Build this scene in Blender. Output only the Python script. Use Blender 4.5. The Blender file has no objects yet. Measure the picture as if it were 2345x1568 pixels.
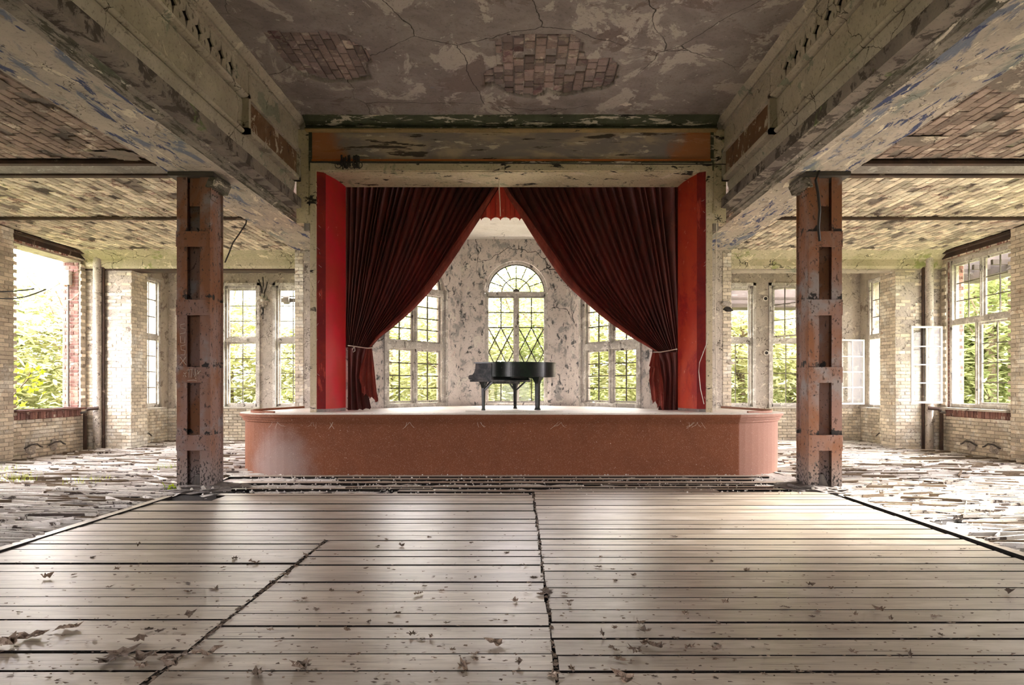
import bpy, bmesh, math, random
from mathutils import Vector, Matrix, noise as mnoise
R = random.Random(7)
PI = math.pi
SC = bpy.context.scene
COL = SC.collection

# ------------------------------------------------------------------ camera, sky, sun, exposure
F = 1500.0                      # focal length in pixels of the 2345 wide frame
CX, CZ = 0.16, 1.6              # the camera stands a little right of the hall's axis (x = 0)
cam_data = bpy.data.cameras.new('camera')
cam = bpy.data.objects.new('camera', cam_data); COL.objects.link(cam)
cam.location = (CX, 0, CZ); cam.rotation_euler = (PI / 2, 0, 0)
cam_data.sensor_width = 36.0; cam_data.lens = 36.0 * F / 2345.0
cam_data.shift_x = -17.5 / 2345.0; cam_data.shift_y = 101.0 / 2345.0
cam_data.clip_end = 400; cam_data.clip_start = 0.05
SC.camera = cam
SC.view_settings.view_transform = 'Standard'; SC.view_settings.look = 'None'
SC.view_settings.gamma = 1.0; SC.view_settings.use_curve_mapping = False
SC.view_settings.exposure = 1.62
SC.cycles.max_bounces = 6; SC.cycles.diffuse_bounces = 4; SC.cycles.glossy_bounces = 2
SC.cycles.use_adaptive_sampling = True; SC.cycles.adaptive_threshold = 0.09; SC.cycles.adaptive_min_samples = 16
SC.cycles.transparent_max_bounces = 8; SC.cycles.transmission_bounces = 4
SC.cycles.sample_clamp_indirect = 12.0; SC.cycles.caustics_reflective = False; SC.cycles.caustics_refractive = False
world = bpy.data.worlds.new('sky'); SC.world = world; world.use_nodes = True
wb = world.node_tree.nodes['Background']
wb.inputs[0].default_value = (1.0, 0.925, 0.955, 1); wb.inputs[1].default_value = 8.5
sun_d = bpy.data.lights.new('sun', 'SUN'); sun_d.energy = 15.0; sun_d.angle = math.radians(17); sun_d.color = (1, .93, .87)
sun = bpy.data.objects.new('sun', sun_d); COL.objects.link(sun)
sun.rotation_euler = Vector((3.8, 1.15, 2.35)).to_track_quat('Z', 'Y').to_euler()   # afternoon light through the right windows
def portal(loc, right, up, w, h):
    """light portal in a window opening: guides the sampling of the sky, gives no light of its own"""
    d = bpy.data.lights.new('window_portal', 'AREA'); d.shape = 'RECTANGLE'; d.size = w; d.size_y = h
    d.cycles.is_portal = True
    o = bpy.data.objects.new('window_portal', d); COL.objects.link(o)
    r = Vector(right).normalized(); u = Vector(up).normalized(); n = r.cross(u)
    o.matrix_world = Matrix.Translation(loc) @ Matrix((r, u, n)).transposed().to_4x4()

# ------------------------------------------------------------------ helpers
def P(px, py, d):               # pixel at depth d -> point
    return Vector(((px - 1190) * d / F + CX, d, CZ - (py - 885) * d / F))
def seen(p, m=0):
    if p[1] < .5: return False
    x = 1190 + (p[0] - CX) * F / p[1]; y = 885 - (p[2] - CZ) * F / p[1]
    return -m < x < 2345 + m and -m < y < 1568 + m

class NB:
    """small wrapper for building a node material"""
    def __init__(s, name):
        s.m = bpy.data.materials.new(name); s.m.use_nodes = True
        s.t = s.m.node_tree; s.t.nodes.clear()
        s.out = s.t.nodes.new('ShaderNodeOutputMaterial')
        s.geo = s.t.nodes.new('ShaderNodeNewGeometry')
        s.pos = s.geo.outputs['Position']
    def n(s, typ, **kw):
        nd = s.t.nodes.new(typ)
        for k, v in kw.items(): setattr(nd, k, v)
        return nd
    def l(s, a, b):
        if isinstance(a, (int, float)): b.default_value = a
        elif isinstance(a, (tuple, list)):
            b.default_value = tuple(a) + ((1,) if len(b.default_value) == 4 and len(a) == 3 else ())
        else: s.t.links.new(a, b)
    def scale(s, vec, sc, off=(0, 0, 0)):
        m = s.n('ShaderNodeMapping'); s.l(vec, m.inputs[0]); m.inputs['Scale'].default_value = sc; m.inputs['Location'].default_value = off
        return m.outputs[0]
    def noise(s, sc, det=4, rough=.6, dist=0, vec=None, stretch=None, off=0):
        v = vec or s.pos
        if stretch or off: v = s.scale(v, stretch or (1, 1, 1), (off, off * 1.7, off * .6))
        nd = s.n('ShaderNodeTexNoise'); s.l(v, nd.inputs['Vector'])
        nd.inputs['Scale'].default_value = sc; nd.inputs['Detail'].default_value = det
        nd.inputs['Roughness'].default_value = rough; nd.inputs['Distortion'].default_value = dist
        return nd.outputs['Fac']
    def step(s, v, lo, hi):
        nd = s.n('ShaderNodeMapRange', interpolation_type='SMOOTHSTEP'); s.l(v, nd.inputs[0])
        nd.inputs[1].default_value = lo; nd.inputs[2].default_value = hi
        return nd.outputs[0]
    def math(s, op, a, b=0.0, c=None):
        nd = s.n('ShaderNodeMath', operation=op); s.l(a, nd.inputs[0]); s.l(b, nd.inputs[1])
        if c is not None: s.l(c, nd.inputs[2])
        return nd.outputs[0]
    def mix(s, f, a, b, mode='MIX'):
        nd = s.n('ShaderNodeMix', data_type='RGBA', blend_type=mode)
        s.l(f, nd.inputs[0]); s.l(a, nd.inputs[6]); s.l(b, nd.inputs[7]); return nd.outputs[2]
    def cracks(s, sc, width, dist=.25, off=0, stretch=None):
        nz = s.n('ShaderNodeTexNoise'); s.l(s.pos, nz.inputs['Vector']); nz.inputs['Scale'].default_value = sc * 2.2; nz.inputs['Detail'].default_value = 5
        va = s.n('ShaderNodeVectorMath', operation='SCALE'); s.l(nz.outputs['Color'], va.inputs[0]); va.inputs['Scale'].default_value = dist * 2
        vb = s.n('ShaderNodeVectorMath', operation='ADD'); s.l(s.scale(s.pos, stretch or (1, 1, 1), (off, off, off)), vb.inputs[0]); s.l(va.outputs[0], vb.inputs[1])
        vo = s.n('ShaderNodeTexVoronoi', feature='DISTANCE_TO_EDGE'); s.l(vb.outputs[0], vo.inputs['Vector']); vo.inputs['Scale'].default_value = sc
        return s.math('SUBTRACT', 1.0, s.step(vo.outputs['Distance'], 0.0, width))
    def rnd(s):
        oi = s.n('ShaderNodeObjectInfo'); at = s.n('ShaderNodeAttribute', attribute_name='tint')
        return s.math('FRACT', s.math('ADD', oi.outputs['Random'], at.outputs['Fac']))
    def bump(s, h, strength=.5, dist=.02, prev=None):
        nd = s.n('ShaderNodeBump'); nd.inputs['Strength'].default_value = strength; nd.inputs['Distance'].default_value = dist
        s.l(h, nd.inputs['Height'])
        if prev is not None: s.l(prev, nd.inputs['Normal'])
        return nd.outputs[0]
    def done(s, col, rough=.9, normal=None, spec=.3, metal=0.0, sheen=0, **kw):
        b = s.n('ShaderNodeBsdfPrincipled'); s.l(col, b.inputs['Base Color']); s.l(rough, b.inputs['Roughness'])
        s.l(spec, b.inputs['Specular IOR Level']); s.l(metal, b.inputs['Metallic'])
        if sheen: b.inputs['Sheen Weight'].default_value = sheen; b.inputs['Sheen Tint'].default_value = kw.get('tint', (1, .5, .4, 1)); b.inputs['Sheen Roughness'].default_value = .35
        if normal is not None: s.l(normal, b.inputs['Normal'])
        s.l(b.outputs[0], s.out.inputs[0]); return s.m

def plaster(name, base, base2, layers=(), crack=None, grain=.5, rough=.9, spec=.25, rnd=0, gs=60):
    """base: mottled colours; layers: (colour, scale, lo, hi, stretch, relief) peeling patches; crack: (scale, width, colour)"""
    b = NB(name)
    col = b.mix(b.step(b.noise(1.6, 6, .65, .4), .35, .65), base, base2)
    fine = b.noise(gs, 3, .7)
    h = b.math('MULTIPLY', fine, .25)
    for i, (c, sc, lo, hi, st, rel) in enumerate(layers):
        f = b.step(b.noise(sc, 6, .70, .5, stretch=st, off=3.1 * (i + 1)), lo, hi)
        col = b.mix(f, col, c)
        if rel: h = b.math('ADD', h, b.math('MULTIPLY', f, rel))
    if crack:
        for k, (sc, wd, cc) in enumerate(crack):
            c = b.cracks(sc, wd, off=5.0 * k)
            gate = b.step(b.noise(sc * .8, 3, off=9 + k), .44, .56)
            c = b.math('MULTIPLY', c, gate)
            col = b.mix(c, col, cc); h = b.math('SUBTRACT', h, b.math('MULTIPLY', c, .8))
    col = b.mix(b.math('MULTIPLY', b.step(b.noise(22, 4, .8, off=2), .54, .68), grain), col, (.06, .05, .045))
    if rnd:
        r = b.rnd(); hsv = b.n('ShaderNodeHueSaturation'); b.l(col, hsv.inputs['Color'])
        b.l(b.math('MULTIPLY_ADD', r, rnd, 1 - rnd * .6), hsv.inputs['Value']); col = hsv.outputs[0]
    return b.done(col, rough, b.bump(h, .6, .012), spec)

M = {}
def build_materials():
    dark = (.03, .025, .02)
    M['nave'] = plaster('nave_ceiling_plaster', (.22, .185, .172), (.30, .262, .242),
        [((.44, .39, .345), 1.5, .53, .57, (1, .7, 1), .3), ((.20, .155, .14), 1.1, .56, .60, None, -.2), ((.55, .50, .43), 4.6, .665, .68, (1, 1, 1), .5), ((.22, .24, .28), 2.4, .66, .72, (1, 2, 1), 0), ((.66, .6, .52), 1.9, .685, .692, None, .5)],
        [(.5, .005, dark)], .45)
    M['beam'] = plaster('beam_plaster', (.50, .44, .36), (.40, .35, .285),
        [((.29, .30, .235), 1.5, .60, .62, (1, .7, 1), -.4), ((.27, .235, .195), 2.4, .63, .645, None, -.4), ((.60, .54, .44), 3.4, .62, .66, None, .2)],
        [(1.2, .010, dark)], .55)
    M['beam_dirty'] = plaster('beam_moulding_plaster', (.16, .14, .115), (.30, .265, .22),
        [((.09, .085, .06), 3.5, .50, .56, (3, .5, 3), -.3), ((.62, .56, .45), 4, .61, .625, (2, .6, 2), .5), ((.11, .12, .08), 2, .60, .68, (1, .5, 1), 0)],
        [(2.0, .015, dark)], .7)
    M['nave_panel'] = plaster('peeling_brown_panel', (.15, .075, .04), (.20, .12, .075), [((.50, .43, .34), 5, .57, .59, (1, 1, .8), .4), ((.07, .04, .03), 3, .6, .66, None, -.2)], None, .5)
    M['aisle_beam'] = plaster('mossy_beam_plaster', (.56, .50, .36), (.44, .40, .26), [((.30, .32, .14), 1.6, .56, .64, None, 0), ((.75, .68, .50), 4, .58, .62, None, .3), ((.2, .2, .2), 1.4, .66, .70, None, -.2)], [(1.6, .02, dark)], .7)
    M['beam_blue'] = plaster('beam_underside_plaster', (.50, .43, .36), (.40, .345, .29),
        [((.24, .26, .23), 2.2, .56, .66, (1, .35, 1), 0), ((.17, .19, .25), 2.6, .54, .62, (1.6, .4, 1), 0), ((.06, .075, .16), 3.4, .575, .60, (1.8, .4, 1), -.3), ((.70, .63, .50), 3.3, .58, .60, (1.6, .4, 1), .5), ((.30, .25, .20), 6, .60, .64, (1, .5, 1), 0)],
        [(1.7, .010, dark)], .4)
    M['aisle_plaster'] = plaster('aisle_ceiling_plaster', (.25, .20, .165), (.18, .145, .12),
        [((.56, .48, .38), 2.2, .55, .60, None, .3), ((.17, .13, .11), 3, .6, .64, None, -.5)], [(1.4, .015, dark)], .6)
    M['mortar'] = plaster('old_mortar', (.26, .22, .18), (.17, .14, .12), [((.07, .055, .045), 2.6, .5, .56, None, -.4), ((.14, .17, .07), 1.2, .62, .68, None, 0)], None, .5)
    M['wall_mortar'] = plaster('wall_mortar', (.50, .45, .37), (.42, .37, .30), [((.25, .21, .17), 3, .55, .6, None, -.4)], None, .4)
    M['ceil_brick'] = plaster('whitewashed_ceiling_brick', (.72, .64, .50), (.60, .51, .40),
        [((.36, .25, .20), 2.0, .57, .62, None, -.3), ((.80, .74, .60), 3.2, .56, .60, None, .3), ((.17, .18, .08), 1.0, .66, .72, None, 0), ((.10, .075, .06), 4.0, .64, .67, None, -.4)], None, .55, rnd=.75)
    M['dim_bare_brick'] = plaster('dim_bare_ceiling_brick', (.36, .27, .22), (.27, .20, .165), [((.55, .47, .38), 2.4, .56, .62, None, .3), ((.12, .085, .07), 4, .60, .64, None, -.3)], None, .6, rnd=.6)  # bare brick; darker colour also carries the shade far from the windows
    M['nave_brick'] = plaster('nave_ceiling_brick', (.30, .22, .19), (.22, .17, .16), [((.40, .33, .27), 4, .55, .6, None, .2), ((.17, .10, .10), 2, .6, .64, None, 0)], None, .5, rnd=.8)
    M['brick'] = plaster('whitewashed_wall_brick', (.74, .66, .52), (.64, .56, .44),
        [((.82, .78, .68), 1.3, .52, .58, None, .2), ((.48, .36, .27), 3.4, .62, .66, None, -.3), ((.24, .25, .12), .9, .66, .74, (1, 1, .6), 0)], None, .55, rnd=.45)
    M['red_brick'] = plaster('red_brick', (.33, .17, .13), (.25, .13, .11), [((.52, .42, .36), 3, .57, .64, None, .2), ((.12, .07, .06), 5, .6, .66, None, -.2)], None, .5, rnd=.7)
    M['rough'] = plaster('rough_render', (.54, .48, .41), (.42, .37, .32), [((.70, .64, .54), 5, .56, .62, None, .6), ((.22, .19, .16), 7, .6, .66, None, -.6), ((.2, .22, .33), 1.1, .68, .73, None, 0)], [(2.4, .02, dark)], .7, gs=30)
    M['apse'] = plaster('apse_plaster', (.82, .75, .70), (.72, .65, .60),
        [((.44, .42, .40), 3.2, .53, .60, (1, 1, .8), -.3), ((.15, .15, .15), 6, .575, .62, (1.2, 1, .8), -.4), ((.60, .36, .31), 1.3, .64, .74, (1, 1, .7), 0), ((.84, .80, .72), 2.7, .6, .64, None, .3)],
        [(.8, .010, dark)], .5)
    M['white'] = plaster('old_white_plaster', (.80, .77, .70), (.74, .70, .62), [((.5, .47, .42), 2, .64, .70, None, 0)], [(.9, .006, dark)], .25)
    M['cream'] = plaster('cream_woodwork', (.60, .52, .36), (.52, .44, .30),
        [((.34, .33, .22), 1.6, .58, .66, (1, 1, .6), 0), ((.70, .60, .48), 2.2, .56, .64, (.6, 1, 1), 0), ((.035, .03, .025), 4.5, .60, .615, (.5, 1, 1.6), -.6)], [(1.6, .006, dark)], .6)
    M['green'] = plaster('green_cornice_paint', (.05, .055, .035), (.09, .10, .065), [((.55, .50, .40), 4.2, .555, .575, (.4, 1, 3), .5), ((.02, .02, .016), 6, .6, .63, (.3, 1, 3), 0)], None, .4)
    M['tan'] = plaster('tan_paint', (.42, .30, .14), (.30, .22, .11), [((.05, .04, .03), 6, .6, .66, (.4, 1, 1), 0)], None, .4)
    M['orange'] = plaster('orange_paint', (.58, .17, .045), (.45, .13, .04), [((.6, .5, .4), 9, .66, .7, (.4, 1, 1), 0)], None, .4)
    M['frame'] = plaster('weathered_window_wood', (.62, .585, .53), (.48, .45, .405), [((.78, .75, .69), 5, .52, .58, None, .3), ((.12, .10, .09), 7, .60, .64, (1, 1, .5), -.4)], None, .6, spec=.3)
    M['frame_white'] = plaster('white_casement_paint', (.86, .85, .80), (.78, .76, .72), [((.3, .28, .25), 9, .66, .7, None, -.2)], None, .3, spec=.4)
    M['iron'] = plaster('black_iron', (.05, .045, .04), (.09, .075, .06), (), None, .2, .6, .4)
    M['bare_steel'] = plaster('dark_rusted_steel', (.085, .05, .035), (.045, .03, .025), [((.25, .19, .14), 5, .6, .66, (.4, 1, 1), 0)], None, .4, .75)
    M['wire'] = plaster('black_cable', (.025, .022, .02), (.04, .035, .03), (), None, .1, .6)
    M['cord'] = plaster('pale_cord', (.72, .66, .56), (.6, .54, .45), (), None, .1, .8)
    M['sill_stone'] = plaster('sill_boards', (.66, .62, .54), (.52, .48, .41), [((.2, .17, .14), 6, .6, .64, None, -.3)], None, .6)
    M['dust'] = plaster('dusty_subfloor', (.86, .83, .78), (.72, .68, .62), [((.22, .18, .15), 5.5, .60, .635, (1, 2.5, 1), -.4), ((.11, .09, .075), 12, .62, .65, (1, 2.5, 1), -.4), ((.86, .83, .77), 3, .5, .6, (1, 1.6, 1), .3)], None, .7, .75, .3, gs=90)
    M['dirt'] = plaster('dark_floor_bed', (.022, .018, .015), (.012, .010, .009), [((.12, .10, .08), 9, .64, .68, None, .2)], None, .5)
    M['stage_top'] = plaster('pale_stage_boards', (.86, .82, .75), (.76, .71, .63), [((.40, .36, .31), 5, .66, .70, (.3, 2, 1), -.2)], None, .4, .55, .4)
    M['concrete'] = plaster('grey_concrete', (.30, .27, .24), (.20, .18, .165), [((.42, .39, .35), 7, .58, .64, None, .4)], None, .7, gs=30)
    M['bark'] = plaster('bark', (.20, .15, .10), (.12, .09, .06), (), None, .4)
    M['garden'] = plaster('garden_ground', (.09, .11, .04), (.14, .15, .06), [((.22, .2, .12), 1.5, .6, .66, None, 0)], None, .3)
    M['house'] = plaster('white_house_render', (.85, .85, .82), (.8, .8, .77), (), None, .05)
    M['dark_glass'] = plaster('dark_house_window', (.08, .10, .13), (.12, .14, .18), (), None, .1, .2, .6)
    M['eave'] = plaster('dark_eave_timber', (.07, .06, .055), (.12, .10, .09), [((.22, .2, .18), 3, .6, .64, (.3, 1, 3), 0)], None, .4)
    # rusty painted steel of the columns
    b = NB('rusty_column_steel')
    col = b.mix(b.step(b.noise(2.2, 5, .6, .5, stretch=(1, 1, .45)), .38, .62), (.27, .115, .055), (.30, .185, .15))
    col = b.mix(b.step(b.noise(1.1, 5, .6, off=4), .55, .66), col, (.30, .26, .25))
    col = b.mix(b.step(b.noise(14, 6, .7, stretch=(1, 1, .5), off=7), .60, .635), col, (.10, .06, .045))
    zz = b.n('ShaderNodeSeparateXYZ'); b.l(b.pos, zz.inputs[0])
    lowz = b.math('SUBTRACT', 1.0, b.step(zz.outputs[2], .05, .75))
    col = b.mix(b.math('MULTIPLY', lowz, .8), col, (.36, .32, .30))
    spots = b.step(b.math('ADD', b.noise(30, 4, .7, stretch=(1, 1, .6), off=2), b.math('MULTIPLY', lowz, .09)), .60, .64)
    col = b.mix(spots, col, (.035, .03, .028))
    # soot patches collect in the angle on top of every batten plate (plates repeat every 1.056 m)
    ph = b.math('FRACT', b.math('DIVIDE', b.math('SUBTRACT', zz.outputs[2], -.21), 1.056))
    ab = b.math('MULTIPLY', b.math('SUBTRACT', 1.0, b.step(ph, 0.02, .22)), .24)
    sp = b.step(b.math('ADD', b.noise(7, 6, .65, off=11), ab), .72, .78)
    col = b.mix(sp, col, (.03, .027, .025))
    h = b.math('ADD', b.math('MULTIPLY', b.noise(70, 3), .3), b.math('MULTIPLY', spots, -.6))
    M['rust'] = b.done(col, .7, b.bump(h, .5, .008), .35)
    # terracotta-painted stage front with dust specks and a bleached grey stain
    b = NB('terracotta_stage_paint')
    col = b.mix(b.noise(2.2, 6, .6, .5), (.15, .046, .017), (.25, .085, .034))
    xx = b.n('ShaderNodeSeparateXYZ'); b.l(b.pos, xx.inputs[0])
    dst = b.n('ShaderNodeVectorMath', operation='DISTANCE'); b.l(b.pos, dst.inputs[0]); dst.inputs[1].default_value = (-4.25, 12.0, .18)
    st = b.math('SUBTRACT', 1.0, b.step(b.math('ADD', dst.outputs['Value'], b.math('MULTIPLY', b.noise(2.4, 5, .6, off=3), .6)), .45, 1.15))
    col = b.mix(b.math('MULTIPLY', st, .5), col, (.46, .40, .38))
    col = b.mix(b.math('MULTIPLY', b.step(xx.outputs[0], 4.17, 4.20), .35), col, (.62, .40, .33))  # right end paler past the seam, window light put into the colour
    col = b.mix(b.step(b.noise(26, 5, .75, off=8), .665, .70), col, (.72, .60, .52))
    col = b.mix(b.math('MULTIPLY', b.step(b.noise(95, 2, .7, off=5), .58, .70), .45), col, (.70, .50, .38))
    M['terra'] = b.done(col, .75, b.bump(b.noise(80, 3, .7), .35, .006), .3)
    # frescoed header panel: grey plaster in the middle, orange paint left at both ends
    b = NB('header_panel_paint')
    col = b.mix(b.step(b.noise(1.5, 6, .62, .4, stretch=(.45, 1, 1.6)), .42, .58), (.27, .235, .225), (.47, .38, .28))
    col = b.mix(b.step(b.noise(2.6, 7, .65, .2, stretch=(.35, 1, 3.2), off=4), .575, .60), col, (.075, .06, .05))
    col = b.mix(b.step(b.noise(3.4, 7, .65, .2, stretch=(.5, 1, 2.6), off=8), .60, .615), col, (.62, .55, .46))
    xx = b.n('ShaderNodeSeparateXYZ'); b.l(b.pos, xx.inputs[0])
    ax = b.math('ABSOLUTE', xx.outputs[0])
    e = b.math('ADD', ax, b.math('ADD', b.math('MULTIPLY', b.noise(1.8, 5, .6, off=6), 1.1), b.math('MULTIPLY', xx.outputs[2], -.75)))
    ef = b.step(e, -1.15, -.7)
    col = b.mix(b.math('MULTIPLY', ef, .88), col, (.46, .165, .06))
    col = b.mix(b.math('MULTIPLY', b.step(b.noise(60, 4, .8, off=1), .62, .70), ef), col, (.75, .60, .48))
    M['fresco'] = b.done(col, .85, b.bump(b.noise(40, 4), .35, .008))
    # velvet
    def velvet(name, c1, c2, worn, sheen, trans=0):
        b = NB(name)
        col = b.mix(b.step(b.noise(3, 6, .65, stretch=(2.5, 1, .6)), .35, .68), c1, c2)
        col = b.mix(b.math('MULTIPLY', b.step(b.noise(8, 6, .75, stretch=(1.3, 1, .7), off=3), .60, .68), .5), col, worn)
        col = b.mix(b.math('MULTIPLY', b.step(b.noise(220, 2, .8), .5, .7), .5), col, worn)
        m = b.done(col, .75, b.bump(b.noise(180, 2), .3, .004), .25, sheen=sheen, tint=(1, .30, .22, 1))
        if trans:
            tr = b.n('ShaderNodeBsdfTranslucent'); b.l((.75, .06, .05), tr.inputs[0])
            mx = b.n('ShaderNodeMixShader'); mx.inputs[0].default_value = trans
            b.l(b.out.inputs[0].links[0].from_socket, mx.inputs[1]); b.l(tr.outputs[0], mx.inputs[2]); b.l(mx.outputs[0], b.out.inputs[0])
        return m
    M['velvet'] = velvet('dark_red_velvet', (.014, .003, .0025), (.055, .009, .006), (.20, .05, .028), .12, .02)
    M['velvet_tail'] = velvet('faded_red_velvet', (.12, .016, .011), (.24, .04, .026), (.45, .20, .14), .25, .05)
    M['valance'] = velvet('valance_velvet', (.35, .045, .025), (.48, .08, .04), (.6, .3, .2), .2, .2)
    b = NB('red_fabric_panel')
    col = b.mix(b.step(b.noise(1.2, 5, .6, off=2), .38, .62), (.50, .008, .022), (.40, .022, .015))
    col = b.mix(b.math('MULTIPLY', b.step(b.noise(5, 6, .7, off=5), .66, .72), .6), col, (.75, .25, .22))
    col = b.mix(b.math('MULTIPLY', b.step(b.noise(150, 2, .8), .55, .72), .35), col, (.30, .02, .015))
    M['red_panel'] = b.done(col, .45, b.bump(b.noise(120, 2), .25, .003), .45)
    M['red_dark'] = plaster('dark_red_fabric', (.17, .010, .012), (.26, .02, .012), [((.40, .05, .03), 3, .6, .66, (2, 1, .4), 0)], None, .3, .7)
    M['red_orange'] = plaster('orange_red_fabric', (.40, .028, .014), (.47, .05, .018), [((.30, .012, .012), 1.2, .5, .62, None, 0), ((.62, .22, .16), 7, .64, .68, None, 0)], None, .25, .5)
    # floor planks: grain along the board (x), per-board tone
    b = NB('worn_floor_plank')
    r = b.rnd()
    oi = b.n('ShaderNodeVectorMath', operation='ADD'); b.l(b.pos, oi.inputs[0])
    cmb = b.n('ShaderNodeCombineXYZ'); b.l(b.math('MULTIPLY', r, 37.0), cmb.inputs[0]); b.l(b.math('MULTIPLY', r, 11.0), cmb.inputs[2]); b.l(cmb.outputs[0], oi.inputs[1])
    v = oi.outputs[0]
    g = b.noise(9, 7, .65, .6, vec=v, stretch=(.12, 1.6, 1))
    col = b.mix(b.step(g, .3, .7), (.34, .285, .215), (.51, .45, .36))
    col = b.mix(b.math('MULTIPLY', b.step(b.noise(26, 5, .7, .3, vec=v, stretch=(.05, 1.5, 1)), .56, .64), .75), col, (.13, .10, .075))
    col = b.mix(b.math('MULTIPLY', b.step(b.noise(2.2, 6, .6, 0, vec=v, stretch=(.5, 1, 1), off=3), .5, .68), .55), col, (.68, .62, .53))
    col = b.mix(b.step(b.noise(40, 5, .8, vec=v, stretch=(.5, 1, 1), off=9), .68, .72), col, (.10, .08, .06))
    hsv = b.n('ShaderNodeHueSaturation'); b.l(col, hsv.inputs['Color']); b.l(b.math('MULTIPLY_ADD', r, .34, .84), hsv.inputs['Value'])
    M['plank'] = b.done(hsv.outputs[0], .36, b.bump(b.math('ADD', g, b.noise(60, 4, .7, vec=v, stretch=(.08, 1.5, 1))), .30, .004), .8)
    M['lath'] = plaster('broken_lath_wood', (.80, .77, .72), (.64, .60, .54), [((.10, .08, .07), 2.2, .57, .60, (.6, 6, 1), -.3)], None, .4, .8, rnd=.4)
    M['leaf_dead'] = plaster('dry_leaf', (.15, .105, .07), (.26, .20, .15), [((.12, .08, .055), 30, .5, .6, None, -.2), ((.62, .56, .46), 22, .6, .66, None, .2)], None, .4, .7, rnd=.8)
    # piano lacquer
    b = NB('greenish_black_lacquer')
    col = b.mix(b.step(b.noise(2.5, 6, .65), .40, .66), (.006, .009, .008), (.010, .024, .013))
    col = b.mix(b.math('MULTIPLY', b.step(b.noise(30, 5, .75, off=2), .60, .70), .5), col, (.16, .16, .15))
    M['piano'] = b.done(col, .28, b.bump(b.noise(50, 3), .1, .003), .4)
    b = NB('dusty_grey_lacquer')
    col = b.mix(b.step(b.noise(6, 6, .7), .40, .64), (.03, .038, .045), (.12, .12, .12))
    M['piano_dusty'] = b.done(col, .6, None, .4)
    # glass
    b = NB('window_glass')
    t = b.n('ShaderNodeBsdfTransparent'); t.inputs[0].default_value = (.97, .98, .96, 1)
    gl = b.n('ShaderNodeBsdfGlossy'); gl.inputs['Roughness'].default_value = .05
    mx = b.n('ShaderNodeMixShader'); mx.inputs[0].default_value = .015
    b.l(t.outputs[0], mx.inputs[1]); b.l(gl.outputs[0], mx.inputs[2]); b.l(mx.outputs[0], b.out.inputs[0]); M['glass'] = b.m
    # foliage
    def leaf(name, c1, c2):
        b = NB(name)
        col = b.mix(b.step(b.noise(.9, 4, .7), .35, .65), c1, c2)
        d = b.n('ShaderNodeBsdfDiffuse'); b.l(col, d.inputs[0]); tr = b.n('ShaderNodeBsdfTranslucent'); b.l(col, tr.inputs[0])
        mx = b.n('ShaderNodeMixShader'); mx.inputs[0].default_value = .5
        b.l(d.outputs[0], mx.inputs[1]); b.l(tr.outputs[0], mx.inputs[2]); b.l(mx.outputs[0], b.out.inputs[0]); return b.m
    M['leaf'] = leaf('pale_green_leaves', (.28, .31, .11), (.55, .53, .32))
    M['leaf2'] = leaf('mid_green_leaves', (.15, .19, .06), (.36, .38, .18))
    M['leaf3'] = leaf('maple_leaves', (.36, .52, .03), (.60, .66, .05))
build_materials()

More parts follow.
